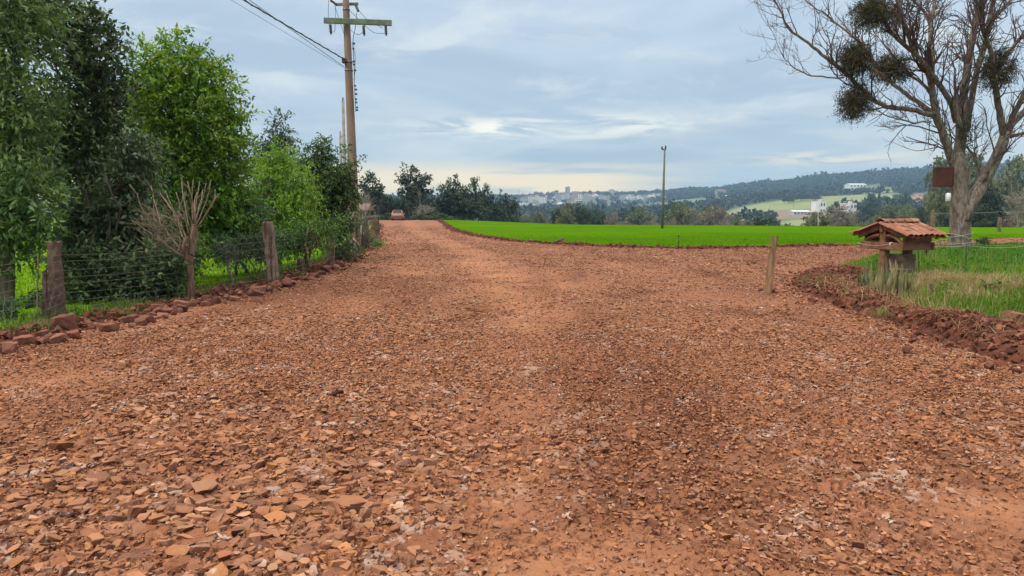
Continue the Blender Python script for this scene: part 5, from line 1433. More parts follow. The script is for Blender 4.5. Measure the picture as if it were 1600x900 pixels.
# spiky sword plants, dead leaf
def build_spikes():
    rng = np.random.default_rng(81)
    G = "spiky sword-leaved plants below the tiled shelter"
    def blade(p, d, L, w, nb=6):
        side = unit(np.cross(d, rng.normal(size=3))); n_ = np.cross(side, d); V = []
        for i in range(nb):
            t = i / (nb - 1); ww = w * (0.75 + .6 * t) if t < .55 else w * 1.08 * max(0.02, 1 - (t - .55) / .45) ** .7; q = p + d * L * t + np.array([0, 0, -.06 * L * t * t]) * (1 - d[2]) * 2
            V += [q - side * ww * .5, q + n_ * ww * .22, q + side * ww * .5]
        F = []
        for i in range(nb - 1):
            a = i * 3; F += [[a, a + 1, a + 4, a + 3], [a + 1, a + 2, a + 5, a + 4]]
        return V, F
    M_SP = leaf_mat("sword_leaf", .1, .5)
    spots = [(1349, 451, 16, .52, "grey-green spiky plant furthest left below the shelter", 0), (1368, 452, 16, .56, "dark green spiky plant second from the left, with the pale dead leaf", 0), (1386, 455, 18, .56, "spiky plant in front of the shelter's front post", 0), (1404, 455, 20, .62, "tallest spiky plant in front of the grey board slab", 1), (1420, 455, 18, .46, "brownish half dead spiky plant at the right end of the spiky row", 1)]
    for px, py, nb, hh, lb, br in spots:
        b = gp(px, py, .16); V = []; F = []; C = []
        for k in range(nb):
            p = np.array([rng.normal() * .09, rng.normal() * .09, -.03]); d = unit(np.array([rng.normal() * .17, rng.normal() * .17, 1]))
            v, f = blade(p, d, hh * 1.2 * rng.uniform(.5, 1.1), rng.uniform(.045, .075)); o_ = len(V); V += v; F += [[i + o_ for i in q] for q in f]
            cA = np.array([(.15, .165, .075), (.085, .10, .045), (.24, .22, .11), (.30, .23, .12)][rng.integers(0, 4) if br else rng.integers(0, 3)])
            for i in range(6):
                band = 1.0 + (.35 if (i % 2) else -.1); C += [cA * band] * 3
        o = raw_mesh("spiky_plant", np.array(V), np.array(F), M_SP, False, np.array(C)); o.location = (b.x, b.y, h1(b.x, b.y)); tag(o, lb, "plant", G)
    a = np.array(at(1361, 452.5, 14.2)); e = np.array(at(1380, 431.5, 14.35)); V, F = blade(np.zeros(3), unit(e - a), np.linalg.norm(e - a), .075, 8)
    o = raw_mesh("dead_leaf", np.array(V), np.array(F), M_SP, False, np.tile([.55, .47, .30], (len(V), 1))); o.location = a; tag(o, "single pale yellow dead sword leaf leaning among the spiky plants", "leaf")
build_spikes()

# electric wire on the right with its thin rods; box and tag on the tree
def build_right_bits():
    rng = np.random.default_rng(91)
    WM = simple("pale_fence_wire", (.50, .50, .47), (.4, .4, .38), 20, .5, .2, bmp=0)
    Y0 = 15.2
    def wire(pts, label, r=.004):
        P = []
        for a, b in zip(pts[:-1], pts[1:]):
            A = np.array(at(*a)); B = np.array(at(*b)); n = 12
            for i in range(n): t = i / n; q = A * (1 - t) + B * t; q[2] -= .05 * 4 * t * (1 - t); P.append(q)
        P.append(np.array(at(*pts[-1]))); T = Tubes(); T.add(P, r, 4); o = T.build("fence_wire", WM, None); tag(o, label, "wire", "pale electric fence wires by the shelter and the bare tree")
    wire([(1339, 379, 15.9), (1393, 380.5, 15.2), (1512, 383.5, 17.5), (1600, 384.5, 19.5), (1760, 386, 23)], "pale wire from the shelter's front beam along the grass to the right edge")
    wire([(1393, 380, 15.2), (1470, 375, 20), (1487, 369, 26.6)], "pale wire from the shelter's front beam to the bare tree's trunk")
    wire([(1484, 379, 26.45), (1600, 383, 27.0), (1700, 384, 28)], "pale wire from the foot of the bare tree to the right edge")
    wire([(1456, 333, 42), (1561, 331, 52), (1660, 330, 60)], "faint wire strung between the two far posts behind the bare tree", .006)
    # wire bound round the trunk
    T = Tubes()
    for zpx, tilt in ((366, .1), (370, -.12), (379, .05)):
        c = np.array(at(1500, zpx, TY)); rr = .41; an = np.linspace(0, 2 * np.pi, 26)
        T.add([c + np.array([math.cos(t) * rr, math.sin(t) * rr, tilt * math.cos(t)]) for t in an], .008, 5)
    o = T.build("binding_wire", WM, None); tag(o, "loops of pale wire bound round the foot of the bare tree", "wire")
    for px, fy, ty, Yd, lb in ((1514, 425, 384, 15.9, "thin black fence rod in the grass right of the straw patch"), (1439.5, 400, 383, 17.5, "thin black fence rod just right of the shelter")):
        b = pbase(px, Yd); hz = at(px, ty, Yd).z - b[2]; T = Tubes(); T.add([(0, 0, -.1), (-.02, 0, hz * .5), (-.03, 0, hz + .02)], .011, 6); o = T.build("fence_rod", M_BLACK, None); o.location = b; tag(o, lb, "rod", "thin rods holding the electric wire")
    # rust-red box fixed to the trunk
    Yb = TY - .08; a = at(1460.5, 262, Yb); e = at(1485, 292, Yb); w = e.x - a.x; h = a.z - e.z
    r = empty("rusty_box", ((a.x + e.x) / 2, Yb, e.z), R(3)); bm = bmesh.new(); bm_box(bm, 0, 0, h / 2, w, .24, h, None, .012); MB = simple("rusted_sheet", (.115, .028, .017), (.065, .022, .014), 5, .7, .2, bmp=.3); obj_bm("body", bm, MB, r)
    bm = bmesh.new(); bm_box(bm, 0, 0, h + .012, w * 1.04, .27, .022); obj_bm("lid", bm, simple("rusted_rim", (.20, .12, .09), (.12, .06, .04), 8, .7, bmp=.2), r)
    bm = bmesh.new(); bm_box(bm, 0, 0, -.012, w * .92, .2, .02); obj_bm("base", bm, M_STEEL, r)
    for x in (-w * .5 - .004, w * .5 + .004):
        bm = bmesh.new(); bm_box(bm, x, -.10, h / 2, .008, .03, h * .9); obj_bm("corner_strip", bm, MB, r)
    tag(r, "rust-red metal box fixed to the left side of the bare tree's trunk", "box")
    # pale canister hanging below it
    a = at(1482, 300, TY - .42); hh = 14 / FPX * TY; T = Tubes(); r = empty("white_canister", (a.x, TY - .42, a.z - hh))
    T.add([(0, 0, 0), (0, 0, .015), (0, 0, hh * .82), (0, 0, hh * .9)], [.07, .088, .088, .04], 14); T.build("body", MI, r); T = Tubes(); T.add([(0, 0, hh * .9), (0, 0, hh)], [.035, .035], 10); T.build("cap", M_STEEL, r)
    tag(r, "small white canister hanging on the trunk below the rusty box", "canister")
    bm = bmesh.new(); p = at(1510, 275, TY); bm_box(bm, 0, 0, 0, .06, .05, .75, None, .01); o = obj_bm("wooden_board", bm, M_WOODG, None); o.location = (p.x + .03, TY - .1, p.z); tag(o, "short upright board fixed to the right side of the bare trunk", "board")
    # little dark weed at the roadside right of the trunk
    leafy("roadside_weed", "small dark weed at the edge of the branch road right of the bare trunk", "plant", pbase(1534, 28.2), plobes(28.2, [(1534, 380, 10, 6)]), 99, 14, .10, (.02, .05, .02), (.06, .11, .03), None, 0, .5, .2, .14, 3, 6, .012, nlimb=6, stems=3)
build_right_bits()

# ------------------------------------------------------------------ the car
def build_car():
    Yc = 108.0; b = pbase(622, Yc); z = h1(b[0], Yc)
    rz = R(6)
    root = empty("hatchback_car", (b[0], Yc, z), rz); tag(root, "dusty pale orange-grey hatchback seen from behind at the crest of the dirt road", "car")
    MP, nt, bs = mat_new("dusty_paint"); v = coords(nt, "Object"); f = noise_n(nt, 3, 4, .6, v)
    nt.links.new(mixcol(nt, maprange(nt, f, .35, .7), (.46, .215, .115), (.36, .15, .08)), bs.inputs["Base Color"]); bs.inputs["Roughness"].default_value = .45; bs.inputs["Metallic"].default_value = .2
    MG, nt, bs = mat_new("dark_glass"); bs.inputs["Base Color"].default_value = (.015, .02, .022, 1); bs.inputs["Roughness"].default_value = .08
    MTY = simple("tyre_rubber", (.035, .028, .024), (.06, .04, .03), 9, .9); MBL = simple("dark_plastic", (.05, .035, .03), (.08, .05, .04), 9, .8)
    MR, nt, bs = mat_new("red_lens"); bs.inputs["Base Color"].default_value = (.45, .03, .02, 1); bs.inputs["Roughness"].default_value = .2
    # body: cross sections along y (rear at -y)
    def loft(name, secs, mat, parent=root, sm=True, flip=False):
        V = []; k = len(secs[0][1]) * 2
        for y, prof in secs:
            ring = [(hw, y, zz) for hw, zz in prof] + [(-hw, y, zz) for hw, zz in reversed(prof)]; V += ring
        F = []
        for i in range(len(secs) - 1):
            for j in range(k):
                F.append([i * k + j, i * k + (j + 1) % k, (i + 1) * k + (j + 1) % k, (i + 1) * k + j])
        bm = bmesh.new(); vs = [bm.verts.new(p) for p in V]
        for q in F: bm.faces.new([vs[i] for i in q])
        bm.faces.new([vs[j] for j in range(k)][::-1]); bm.faces.new([vs[(len(secs) - 1) * k + j] for j in range(k)])
        bmesh.ops.recalc_face_normals(bm, faces=bm.faces)
        return obj_bm(name, bm, mat, parent, sm)
    P = lambda w, zb, zt: [(w * .80, zb), (w * .97, zb + .14), (w, (zb + zt) * .52), (w * .97, zt - .06), (w * .88, zt)]
    body = loft("body", [(-1.98, P(.74, .42, .86)), (-1.94, P(.80, .34, .95)), (-1.7, P(.84, .26, 1.0)), (-.9, P(.86, .22, .98)), (.4, P(.86, .22, .95)), (1.2, P(.84, .24, .92)), (1.75, P(.80, .28, .80)), (1.98, P(.70, .34, .66))], MP)
    Cb = lambda w, w2, zb, zt: [(w, zb), (w * .97, zb + (zt - zb) * .4), (w2 * 1.03, zt - .07), (w2 * .9, zt)]
    cabin = loft("cabin", [(-1.86, Cb(.76, .62, .92, .98)), (-1.52, Cb(.78, .62, .92, 1.44)), (-1.2, Cb(.79, .63, .92, 1.49)), (-.2, Cb(.79, .63, .92, 1.50)), (.35, Cb(.78, .61, .92, 1.42)), (1.1, Cb(.74, .60, .90, .95))], MP)
    def pane(name, pts, mat):
        bm = bmesh.new(); n = Vector(pts[1]) - Vector(pts[0]); q = (Vector(pts[1]) - Vector(pts[0])).cross(Vector(pts[2]) - Vector(pts[0])).normalized() * .02
        a = [bm.verts.new(Vector(p) + q * .8) for p in pts]; c = [bm.verts.new(Vector(p) - q) for p in pts]; bm.faces.new(a); bm.faces.new(c[::-1])
        for i in range(len(pts)): bm.faces.new([a[i], c[i], c[(i + 1) % len(pts)], a[(i + 1) % len(pts)]])
        bmesh.ops.recalc_face_normals(bm, faces=bm.faces)
        return obj_bm(name, bm, mat, root)
    pane("rear_window", [(-.66, -1.84, 1.03), (.66, -1.84, 1.03), (.54, -1.575, 1.40), (-.54, -1.575, 1.40)], MG)
    for sx in (-1, 1):
        pane("side_window", [(sx * .775, -1.3, 1.02), (sx * .775, .55, 1.02), (sx * .655, .15, 1.40), (sx * .655, -1.2, 1.42)], MG)
        pane("tail_light", [(sx * .60, -1.975, .72), (sx * .79, -1.93, .72), (sx * .80, -1.91, .92), (sx * .62, -1.955, .92)], MR)
        bm = bmesh.new(); bm_box(bm, sx * .93, .55, 1.0, .16, .1, .12, None, .03); obj_bm("mirror", bm, MP, root)
        for y in (-1.3, 1.25):
            T = Tubes(); T.add([(sx * .86, y, .31), (sx * .82, y, .31), (sx * .64, y, .31), (sx * .62, y, .31)], [.27, .31, .31, .27], 20); w = T.build("wheel", MTY, root)
            T = Tubes(); T.add([(sx * .868, y, .31), (sx * .80, y, .31)], [.19, .19], 14); T.build("rim", M_STEEL, w)
    bm = bmesh.new(); bm_box(bm, 0, -1.99, .50, 1.50, .12, .22, None, .04); bp = obj_bm("bumper", bm, MBL, root)
    bm = bmesh.new(); bm_box(bm, 0, -2.0, .36, 1.34, .10, .08, None, .02); obj_bm("valance", bm, MP, root)
    bm = bmesh.new(); bm_box(bm, 0, -1.995, .74, .42, .02, .13, None, .004); obj_bm("number_plate", bm, simple("dusty_plate", (.42, .36, .32), (.34, .27, .22), 9), root)
    bm = bmesh.new(); bm_box(bm, 0, -1.63, 1.40, .36, .05, .075, None, .01); obj_bm("brake_light", bm, MR, root)
    bm = bmesh.new(); bm_box(bm, 0, -1.58, 1.475, 1.08, .26, .03, None, .01); obj_bm("spoiler", bm, MP, root)
build_car()
# ------------------------------------------------------------------ far trees, valley, town
def tree_proto(kind, seed):
    """crown and trunk meshes about 1 m high, drawn for one kind of far tree"""
    rng = np.random.default_rng(seed)
    if kind == "gum":     # open tall eucalyptus-like
        lobes = [(0, 0, .55, .20, .2, .16), (-.12, .05, .70, .15, .15, .10), (.13, -.03, .74, .14, .14, .11), (.02, 0, .88, .12, .12, .10), (.17, .0, .50, .11, .12, .09), (-.18, 0, .48, .12, .12, .11), (0, 0, .34, .22, .2, .12)]
        n, ls, c0, c1, sp = 150, .045, (.014, .026, .020), (.045, .065, .038), .07
    elif kind == "dense":
        lobes = [(0, 0, .45, .34, .32, .30), (-.22, 0, .58, .22, .22, .20), (.2, .05, .62, .24, .22, .24), (-.05, 0, .80, .20, .2, .17), (.30, 0, .38, .18, .2, .22), (-.30, 0, .34, .18, .2, .22)]
        n, ls, c0, c1, sp = 210, .052, (.013, .027, .019), (.044, .068, .038), .085
    elif kind == "olive":
        lobes = [(0, 0, .48, .42, .4, .32), (-.24, 0, .55, .26, .26, .24), (.24, 0, .58, .28, .26, .26), (0, .1, .78, .28, .26, .18)]
        n, ls, c0, c1, sp = 190, .055, (.048, .062, .030), (.14, .15, .075), .09
    elif kind == "brown":
        lobes = [(0, 0, .5, .42, .4, .32), (-.26, 0, .58, .24, .26, .24), (.25, 0, .55, .26, .26, .28), (0, 0, .8, .26, .26, .16)]
        n, ls, c0, c1, sp = 120, .045, (.095, .078, .054), (.20, .165, .118), .10
    elif kind == "dark":   # umbrella-crowned conifer
        lobes = [(0, 0, .62, .40, .36, .12), (-.15, 0, .76, .26, .26, .10), (.14, 0, .80, .22, .24, .10), (0, 0, .92, .12, .12, .07), (.12, 0, .46, .32, .3, .10), (-.2, 0, .40, .26, .26, .08)]
        n, ls, c0, c1, sp = 170, .045, (.006, .014, .011), (.022, .038, .026), .075
    elif kind == "bush":
        lobes = [(0, 0, .40, .55, .5, .36), (-.35, 0, .34, .34, .34, .28), (.36, 0, .38, .34, .34, .34), (.05, 0, .72, .30, .3, .22)]
        n, ls, c0, c1, sp = 150, .07, (.022, .040, .022), (.070, .095, .045), .11
    else:                 # bare
        lobes = [(0, 0, .6, .34, .3, .34), (-.2, 0, .55, .25, .25, .25), (.22, 0, .6, .25, .25, .25)]
        n, ls, c0, c1, sp = 22, .035, (.08, .075, .06), (.15, .14, .11), .08
    C, O = crown_points(rng, lobes, n, .5)
    C[:, 2] = np.maximum(C[:, 2], .06)
    V, F, c = foliage(rng, C, O, sp, 3, 7, ls, .55, .3, c0, c1, None, 0, None, .2)
    crown = raw_mesh("crown", V, F, M_LEAF, False, c, link=False)
    T = Tubes(); r = .022 if kind != "bare" else .020
    tp = np.array([rng.normal() * .03, 0, .72])
    pts = limb_curve(np.array([0, 0, -.12]), tp, rng, 0, 7); T.add(pts, r * np.linspace(1.2, .3, 7), 7)
    for k in range(16 if kind not in ("bare", "gum") else 34):
        e = C[rng.integers(len(C))]; i = int(np.clip(np.argmin(np.abs(pts[:, 2] - e[2] * .55)), 1, 5)); q = limb_curve(pts[i], e, rng, .05, 5); T.add(q, r * np.linspace(.5, .12, 5), 5, cap=False)
        if kind == "bare":
            for _ in range(5):
                j = rng.integers(1, 5); T.add(limb_curve(q[j], q[j] + rng.normal(size=3) * .10 + np.array([0, 0, .06]), rng, .05, 4), np.linspace(.005, .002, 4), 4, cap=False)
    dark = kind not in ("bare", "gum")
    to = T.build("trunk", M_BARK if dark else M_BARKG); tm = to.data; bpy.data.objects.remove(to)
    return crown, tm
PROTO = {}
for i, k in enumerate(("gum", "dense", "olive", "brown", "dark", "bush", "bare")):
    PROTO[k] = [tree_proto(k, 1000 + 10 * i + j) for j in range(3)]
NAMES = {"gum": "gum_tree", "dense": "dense_tree", "olive": "olive_tree", "brown": "brown_tree", "dark": "conifer_tree", "bush": "bush", "bare": "leafless_tree"}
_rt = random.Random(8)
def far_tree(kind, px, topy, wpx, Y, label, group=None, hfac=1.0, dz=0.0):
    """tree whose top shows at topy; width in photo pixels at depth Y"""
    x = (px - 800) / FPX * Y * 0.997
    gz = h1(x, Y); tz = at(px, topy, Y).z
    h = max((tz - gz), 1.0); w = wpx * Y / FPX
    cr, tm = PROTO[kind][_rt.randrange(3)]
    ext = {"gum": .56, "dense": .86, "olive": 1.0, "brown": 1.0, "dark": .76, "bush": 1.3, "bare": .9}[kind]
    root = empty(NAMES[kind], (x, Y, gz)); root.rotation_euler = (0, 0, _rt.uniform(-.5, .5) + (math.pi if _rt.random() < .5 else 0))
    root.scale = (w / ext, w / ext, h * 1.0)
    for nm, me in (("crown", cr), ("trunk", tm)):
        o = bpy.data.objects.new(nm, me); COL.objects.link(o); o.parent = root
    tag(root, label, "tree" if kind != "bush" else "bush", group); return root

def build_mid_trees():
    G1 = "trees standing beyond the crest of the road"
    for a in [
        ("gum", 583, 268, 46, 128, "open-crowned gum tree just right of the big utility pole, behind the gate"),
        ("bare", 572, 290, 40, 118, "pale bare-branched tree left of the car beneath the gum trees"),
        ("dense", 598, 296, 54, 138, "dense dark tree directly behind and left of the car"),
        ("gum", 648, 252, 56, 134, "tallest gum tree beyond the crest, above and right of the car"),
        ("dense", 655, 292, 60, 142, "dark spreading tree under the tallest gum tree"),
        ("dense", 625, 305, 40, 130, "low dark tree directly above the car's roof"),
        ("bare", 662, 312, 46, 121, "pale leafless tree right of the car in front of the dark wood"),
        ("dense", 706, 272, 52, 139, "dark tree with pointed top, left one of the big pair beyond the field"),
        ("dense", 737, 276, 52, 143, "dark tree with rounded top, right one of the big pair beyond the field"),
        ("dense", 720, 300, 80, 137, "broad lower dark tree under the big pair at the field corner"),
        ("gum", 762, 287, 24, 150, "thin wispy tree in the gap right of the big dark pair"),
        ("dense", 790, 297, 46, 158, "dark shorter tree right of the wispy tree, left of the town view"),
        ("dense", 773, 314, 40, 150, "low dark shrubby tree left of the town view at the field edge"),
        ("bush", 800, 332, 44, 150, "bushy undergrowth clump below the town view at the field edge"),
        ("bush", 690, 330, 60, 128, "greyish scrub at the roadside bend right of the car"),
        ("dense", 560, 300, 50, 145, "dark tree mostly hidden behind the utility pole"),
        ("bush", 612, 331, 50, 122, "dark scrub right behind the car"),
        ("bush", 655, 333, 34, 118, "low grey scrub on the verge right of the car")]:
        far_tree(*a, group=G1)
    G2 = "trees in the valley between the field and the town"
    for a in [
        ("olive", 842, 330, 22, 210, "small olive tree below the white town blocks"), ("olive", 822, 335, 22, 230, "small dull green tree at the left end of the valley"),
        ("dense", 872, 321, 26, 205, "dark tree forming the left shoulder of the big valley clump"), ("dense", 908, 317, 36, 190, "biggest dark round tree at the field edge below the town towers"),
        ("dense", 930, 337, 30, 186, "low dark tree on the right flank of the biggest dark round tree"), ("olive", 885, 332, 36, 180, "olive-green tree in front of the big dark clump below the town"),
        ("brown", 958, 330, 30, 330, "dull brown-green tree right of the dark clump"), ("dense", 985, 322, 40, 420, "blue-green broad tree left of the lone pole"), ("brown", 1000, 330, 34, 360, "grey-brown tree just left of the lone pole"),
        ("brown", 975, 345, 40, 240, "low tan bush-like tree at the field edge left of the lone pole"), ("brown", 1022, 343, 34, 260, "tan rounded tree at the lone pole's foot"), ("olive", 1010, 345, 26, 235, "olive bush-like tree between the two tan ones"),
        ("dense", 1048, 310, 26, 520, "dark far tree just right of the lone pole's middle"), ("dense", 1068, 316, 30, 480, "dark far tree second right of the lone pole"),
        ("brown", 1078, 321, 46, 330, "large greyish-brown wide tree right of the lone pole"), ("brown", 1120, 319, 48, 320, "largest greyish-brown wide tree in mid valley"), ("brown", 1050, 340, 30, 230, "low tan tree right of the lone pole"),
        ("bush", 1096, 344, 40, 150, "dark low bush at the field edge above the thin rod"), ("bush", 1068, 350, 28, 140, "low dark bush left of the wider field-edge bush"), ("dark", 1190, 338, 28, 140, "black-green layered conifer at the field edge right of mid valley"),
        ("olive", 1150, 338, 30, 240, "olive tree left of the black-green conifer"), ("olive", 1168, 343, 30, 190, "low olive tree just left of the black-green conifer"), ("dense", 1208, 337, 24, 260, "bluish tree right of the black-green conifer"), ("olive", 1180, 341, 20, 300, "faint olive tree behind the black-green conifer"),
        ("brown", 1130, 345, 34, 170, "grey low shrubby tree at the field edge in mid valley"), ("bush", 1232, 347, 36, 150, "grey-green bush at the field edge left of the round olive tree"), ("olive", 1274, 329, 46, 165, "big round olive tree at the field edge below the white twin house"),
        ("dense", 1302, 314, 28, 420, "dark tree between the two white houses"), ("dense", 1312, 330, 26, 330, "dark tree below the gap between the white houses"), ("olive", 1322, 344, 40, 160, "low olive bushes left behind the tiled roof"), ("olive", 1345, 346, 30, 170, "low olive tree directly behind the tiled roof's left end"),
        ("dense", 1358, 311, 40, 520, "dark bluish broad tree right of the white houses"), ("gum", 1362, 299, 22, 640, "pointed far tree above the dark bluish broad tree"), ("dense", 1230, 303, 20, 1160, "dark tree at the left of the clump on the pale hillside field"), ("dense", 1250, 301, 22, 1180, "broad dark tree in the middle of the clump on the pale hillside field"), ("dense", 1271, 303, 20, 1160, "dark tree at the right of the clump on the pale hillside field"), ("olive", 1395, 318, 60, 300, "wide pale olive tree above the tiled roof"), ("dense", 1410, 300, 24, 620, "dark tree at the left end of the pinkish field"), ("olive", 1372, 335, 46, 200, "olive tree close above the tiled roof"),
        ("dense", 1442, 314, 26, 230, "round dark tree just left of the post behind the roof"), ("olive", 1418, 332, 40, 170, "green tree behind the roof's right half"), ("olive", 1466, 302, 46, 150, "light green tree beneath the rusty box"),
        ("olive", 1468, 236, 56, 210, "tall pale green tree behind the trunk at the rusty box"), ("olive", 1522, 228, 66, 200, "tall pale green tree seen through the bare tree's fork"), ("dark", 1545, 292, 58, 118, "dark layered conifer right behind the bare trunk"), ("dense", 1530, 318, 60, 112, "dense dark shrubby tree at the conifer's foot right of the trunk"),
        ("olive", 1582, 236, 80, 230, "hazy olive tree at the right edge beyond the bare tree"), ("bare", 1588, 285, 56, 105, "pale leafless tree at the right edge behind the small post"), ("brown", 1575, 330, 60, 140, "greyish shrubby tree at the right edge behind the small post"), ("brown", 1620, 300, 70, 135, "greyish tree partly cut by the right edge"),
        ("dense", 1490, 325, 34, 130, "dark tree right behind the bare trunk's left side"), ("bush", 1535, 349, 26, 75, "light green low bush on the verge right of the bare trunk")]:
        far_tree(*a, group=G2)
    # more trees filling the valley floor, grown in the same kinds
    rng = random.Random(17)
    words = {"dense": "dark rounded tree", "olive": "olive-green tree", "brown": "greyish-brown tree", "dark": "dark conifer", "gum": "thin open tree"}
    for k in range(120):
        px = rng.uniform(800, 1640); Y = rng.choice([280, 340, 420, 520, 640, 760])
        if px < 830 and Y < 400: continue
        x = (px - 800) / FPX * Y
        if (1100 < px < 1345 and Y > 400) or 1135 < px < 1290: continue
        if open_land(np.array([x]), np.array([float(Y)]))[0] > -14: continue
        kd = rng.choice(["dense", "olive", "brown", "brown", "olive", "olive", "brown"])
        h = rng.uniform(7, 13); gz = h1(x, Y); t = HOR - (gz + h - CAMZ) / Y * FPX
        far_tree(kd, px, t, rng.uniform(.7, 1.15) * h * FPX / Y, Y, words[kd] + (" in the near part of the wooded valley" if Y < 400 else " in the far part of the wooded valley, below the hillside fields"), "lesser trees filling the valley")
build_mid_trees()

# ------------------------------------------------------------------ woods on the hills, one mass
def build_woods():
    rng = np.random.default_rng(23)
    n = 26000
    d = np.sqrt(rng.uniform(700 ** 2, 2750 ** 2, n)); a = rng.uniform(R(-22), R(44), n)
    x = d * np.sin(a); y = d * np.cos(a); az = x / y * FPX + 800
    ol = open_land(x, y); nn = fbm(x, y, 3, .004)
    town = (az > 790) & (az < 1040) & (d > 1500) & (d < 2480)
    keep = (ol < -8 + 10 * nn) & (rng.random(n) < np.where(town, .10, .85)) & (nn > -.55)
    for bx, by, bw in BLD:
        if by > 600: keep &= ~((np.abs(x / y - bx / by) * by < bw * .62 + 3) & (y > by - 170) & (y < by + bw))
    x, y, d = x[keep], y[keep], d[keep]; n = len(x)
    hgt = rng.uniform(6, 13, n) * np.where(rng.random(n) < .06, 1.5, 1); w = hgt * rng.uniform(.42, .7, n)
    z = Hn(x, y)
    q = 26
    dd = unit(rng.normal(size=(n, q, 3))); rr = rng.random((n, q)) ** .4
    P = np.stack([x[:, None] + dd[..., 0] * rr * w[:, None], y[:, None] + dd[..., 1] * rr * w[:, None], z[:, None] + hgt[:, None] * .55 + dd[..., 2] * rr * hgt[:, None] * .46], -1).reshape(-1, 3)
    D = unit(dd.reshape(-1, 3) * .6 + rng.normal(size=(n * q, 3)) * .6); S = np.repeat(w, q) * rng.uniform(.5, .95, n * q)
    V, F = leaf_quads(P - D * S[:, None] * .5, D, S, .8, rng)
    t = np.clip(np.repeat(rng.random(n), q) + rng.normal(0, .12, n * q), 0, 1); c = lerpc((.012, .024, .016), (.048, .066, .034), t)
    br = np.repeat(rng.random(n) < .12, q); c[br] = lerpc((.05, .045, .03), (.09, .08, .055), t[br])
    o = raw_mesh("woods", V, F, M_LEAF, False, np.repeat(c, 4, 0)); tag(o, "continuous bluish woodland covering the far hills and the slopes around the town", "woods", kind="stuff")

# ------------------------------------------------------------------ buildings
BLD = []
_mw = {}
def wall_mat(c):
    if c not in _mw: _mw[c] = simple("plaster_%d" % len(_mw), c, tuple(v * .82 for v in c), .4, .85, bmp=0)
    return _mw[c]
M_WIN = simple("window_dark", (.05, .06, .07), (.08, .09, .10), .5, .3, bmp=0)
WHITE, CREAM, GREY, PINK, BEIGE = (.80, .79, .77), (.62, .55, .44), (.42, .42, .43), (.48, .36, .32), (.55, .50, .45)
RRED, RGREY, RBROWN, RWHITE = (.24, .10, .07), (.27, .27, .28), (.17, .12, .09), (.62, .63, .64)
def ground_hit(px, py, y0=420.0, y1=2700.0):
    Y = y0 * (y1 / y0) ** np.linspace(0, 1, 160); d = ray(px, py); k = Y / d.y
    zz = CAMZ + d.z * k; gz = Hn(d.x * k, Y); w = np.where(gz >= zz)[0]
    return (float(Y[w[0]]), float(gz[w[0]])) if len(w) else (1900.0, float(at(px, py, 1900.0).z))
def building(name, label, px, py, wpx, hpx, walls, roof, rtype="gable", storeys=2, bays=3, group=None, depth=.8, Y=None, cat="building", rot=0.0):
    if Y is None: Y, gz = ground_hit(px, py)
    p = at(px, py, Y); gz = p.z
    s = Y / FPX * (0.84 if group == "buildings of the distant town" else 1.0); w = wpx * s; h = hpx * s; dp = w * depth; BLD.append((p.x, Y, w))
    root = empty(name, (p.x, Y + dp * .5, gz), rot); tag(root, label, cat, group)
    wh = h if rtype == "flat" else h * .68
    bm = bmesh.new(); bm_box(bm, 0, 0, wh / 2 - 6, w, dp, wh + 12); obj_bm("wall", bm, wall_mat(walls), root)
    bm = bmesh.new(); ov = .5
    if rtype == "flat":
        bm_box(bm, 0, 0, wh + .2, w + .4, dp + .4, .5); bm_box(bm, w * .15, 0, wh + 1.3, w * .25, dp * .3, 2.0)
    else:
        r = h - wh; X, Yy = w / 2 + ov, dp / 2 + ov
        vs = [bm.verts.new(q) for q in ((-X, -Yy, wh), (X, -Yy, wh), (X, Yy, wh), (-X, Yy, wh), (-X * (1 if rtype == "gable" else .4), 0, wh + r), (X * (1 if rtype == "gable" else .4), 0, wh + r))]
        for f in ((0, 1, 5, 4), (2, 3, 4, 5), (1, 2, 5), (3, 0, 4), (3, 2, 1, 0)): bm.faces.new([vs[i] for i in f])
    obj_bm("roof", bm, wall_mat(roof), root)
    if storeys and bays:
        for i in range(storeys):
            for j in range(bays):
                bw, bh = w / bays * .5, wh / storeys * .5
                bm = bmesh.new(); bm_box(bm, -w / 2 + (j + .5) * w / bays, -dp / 2 - .02, (i + .52) * wh / storeys, bw, .12, bh); obj_bm("window", bm, M_WIN, root)
    return root
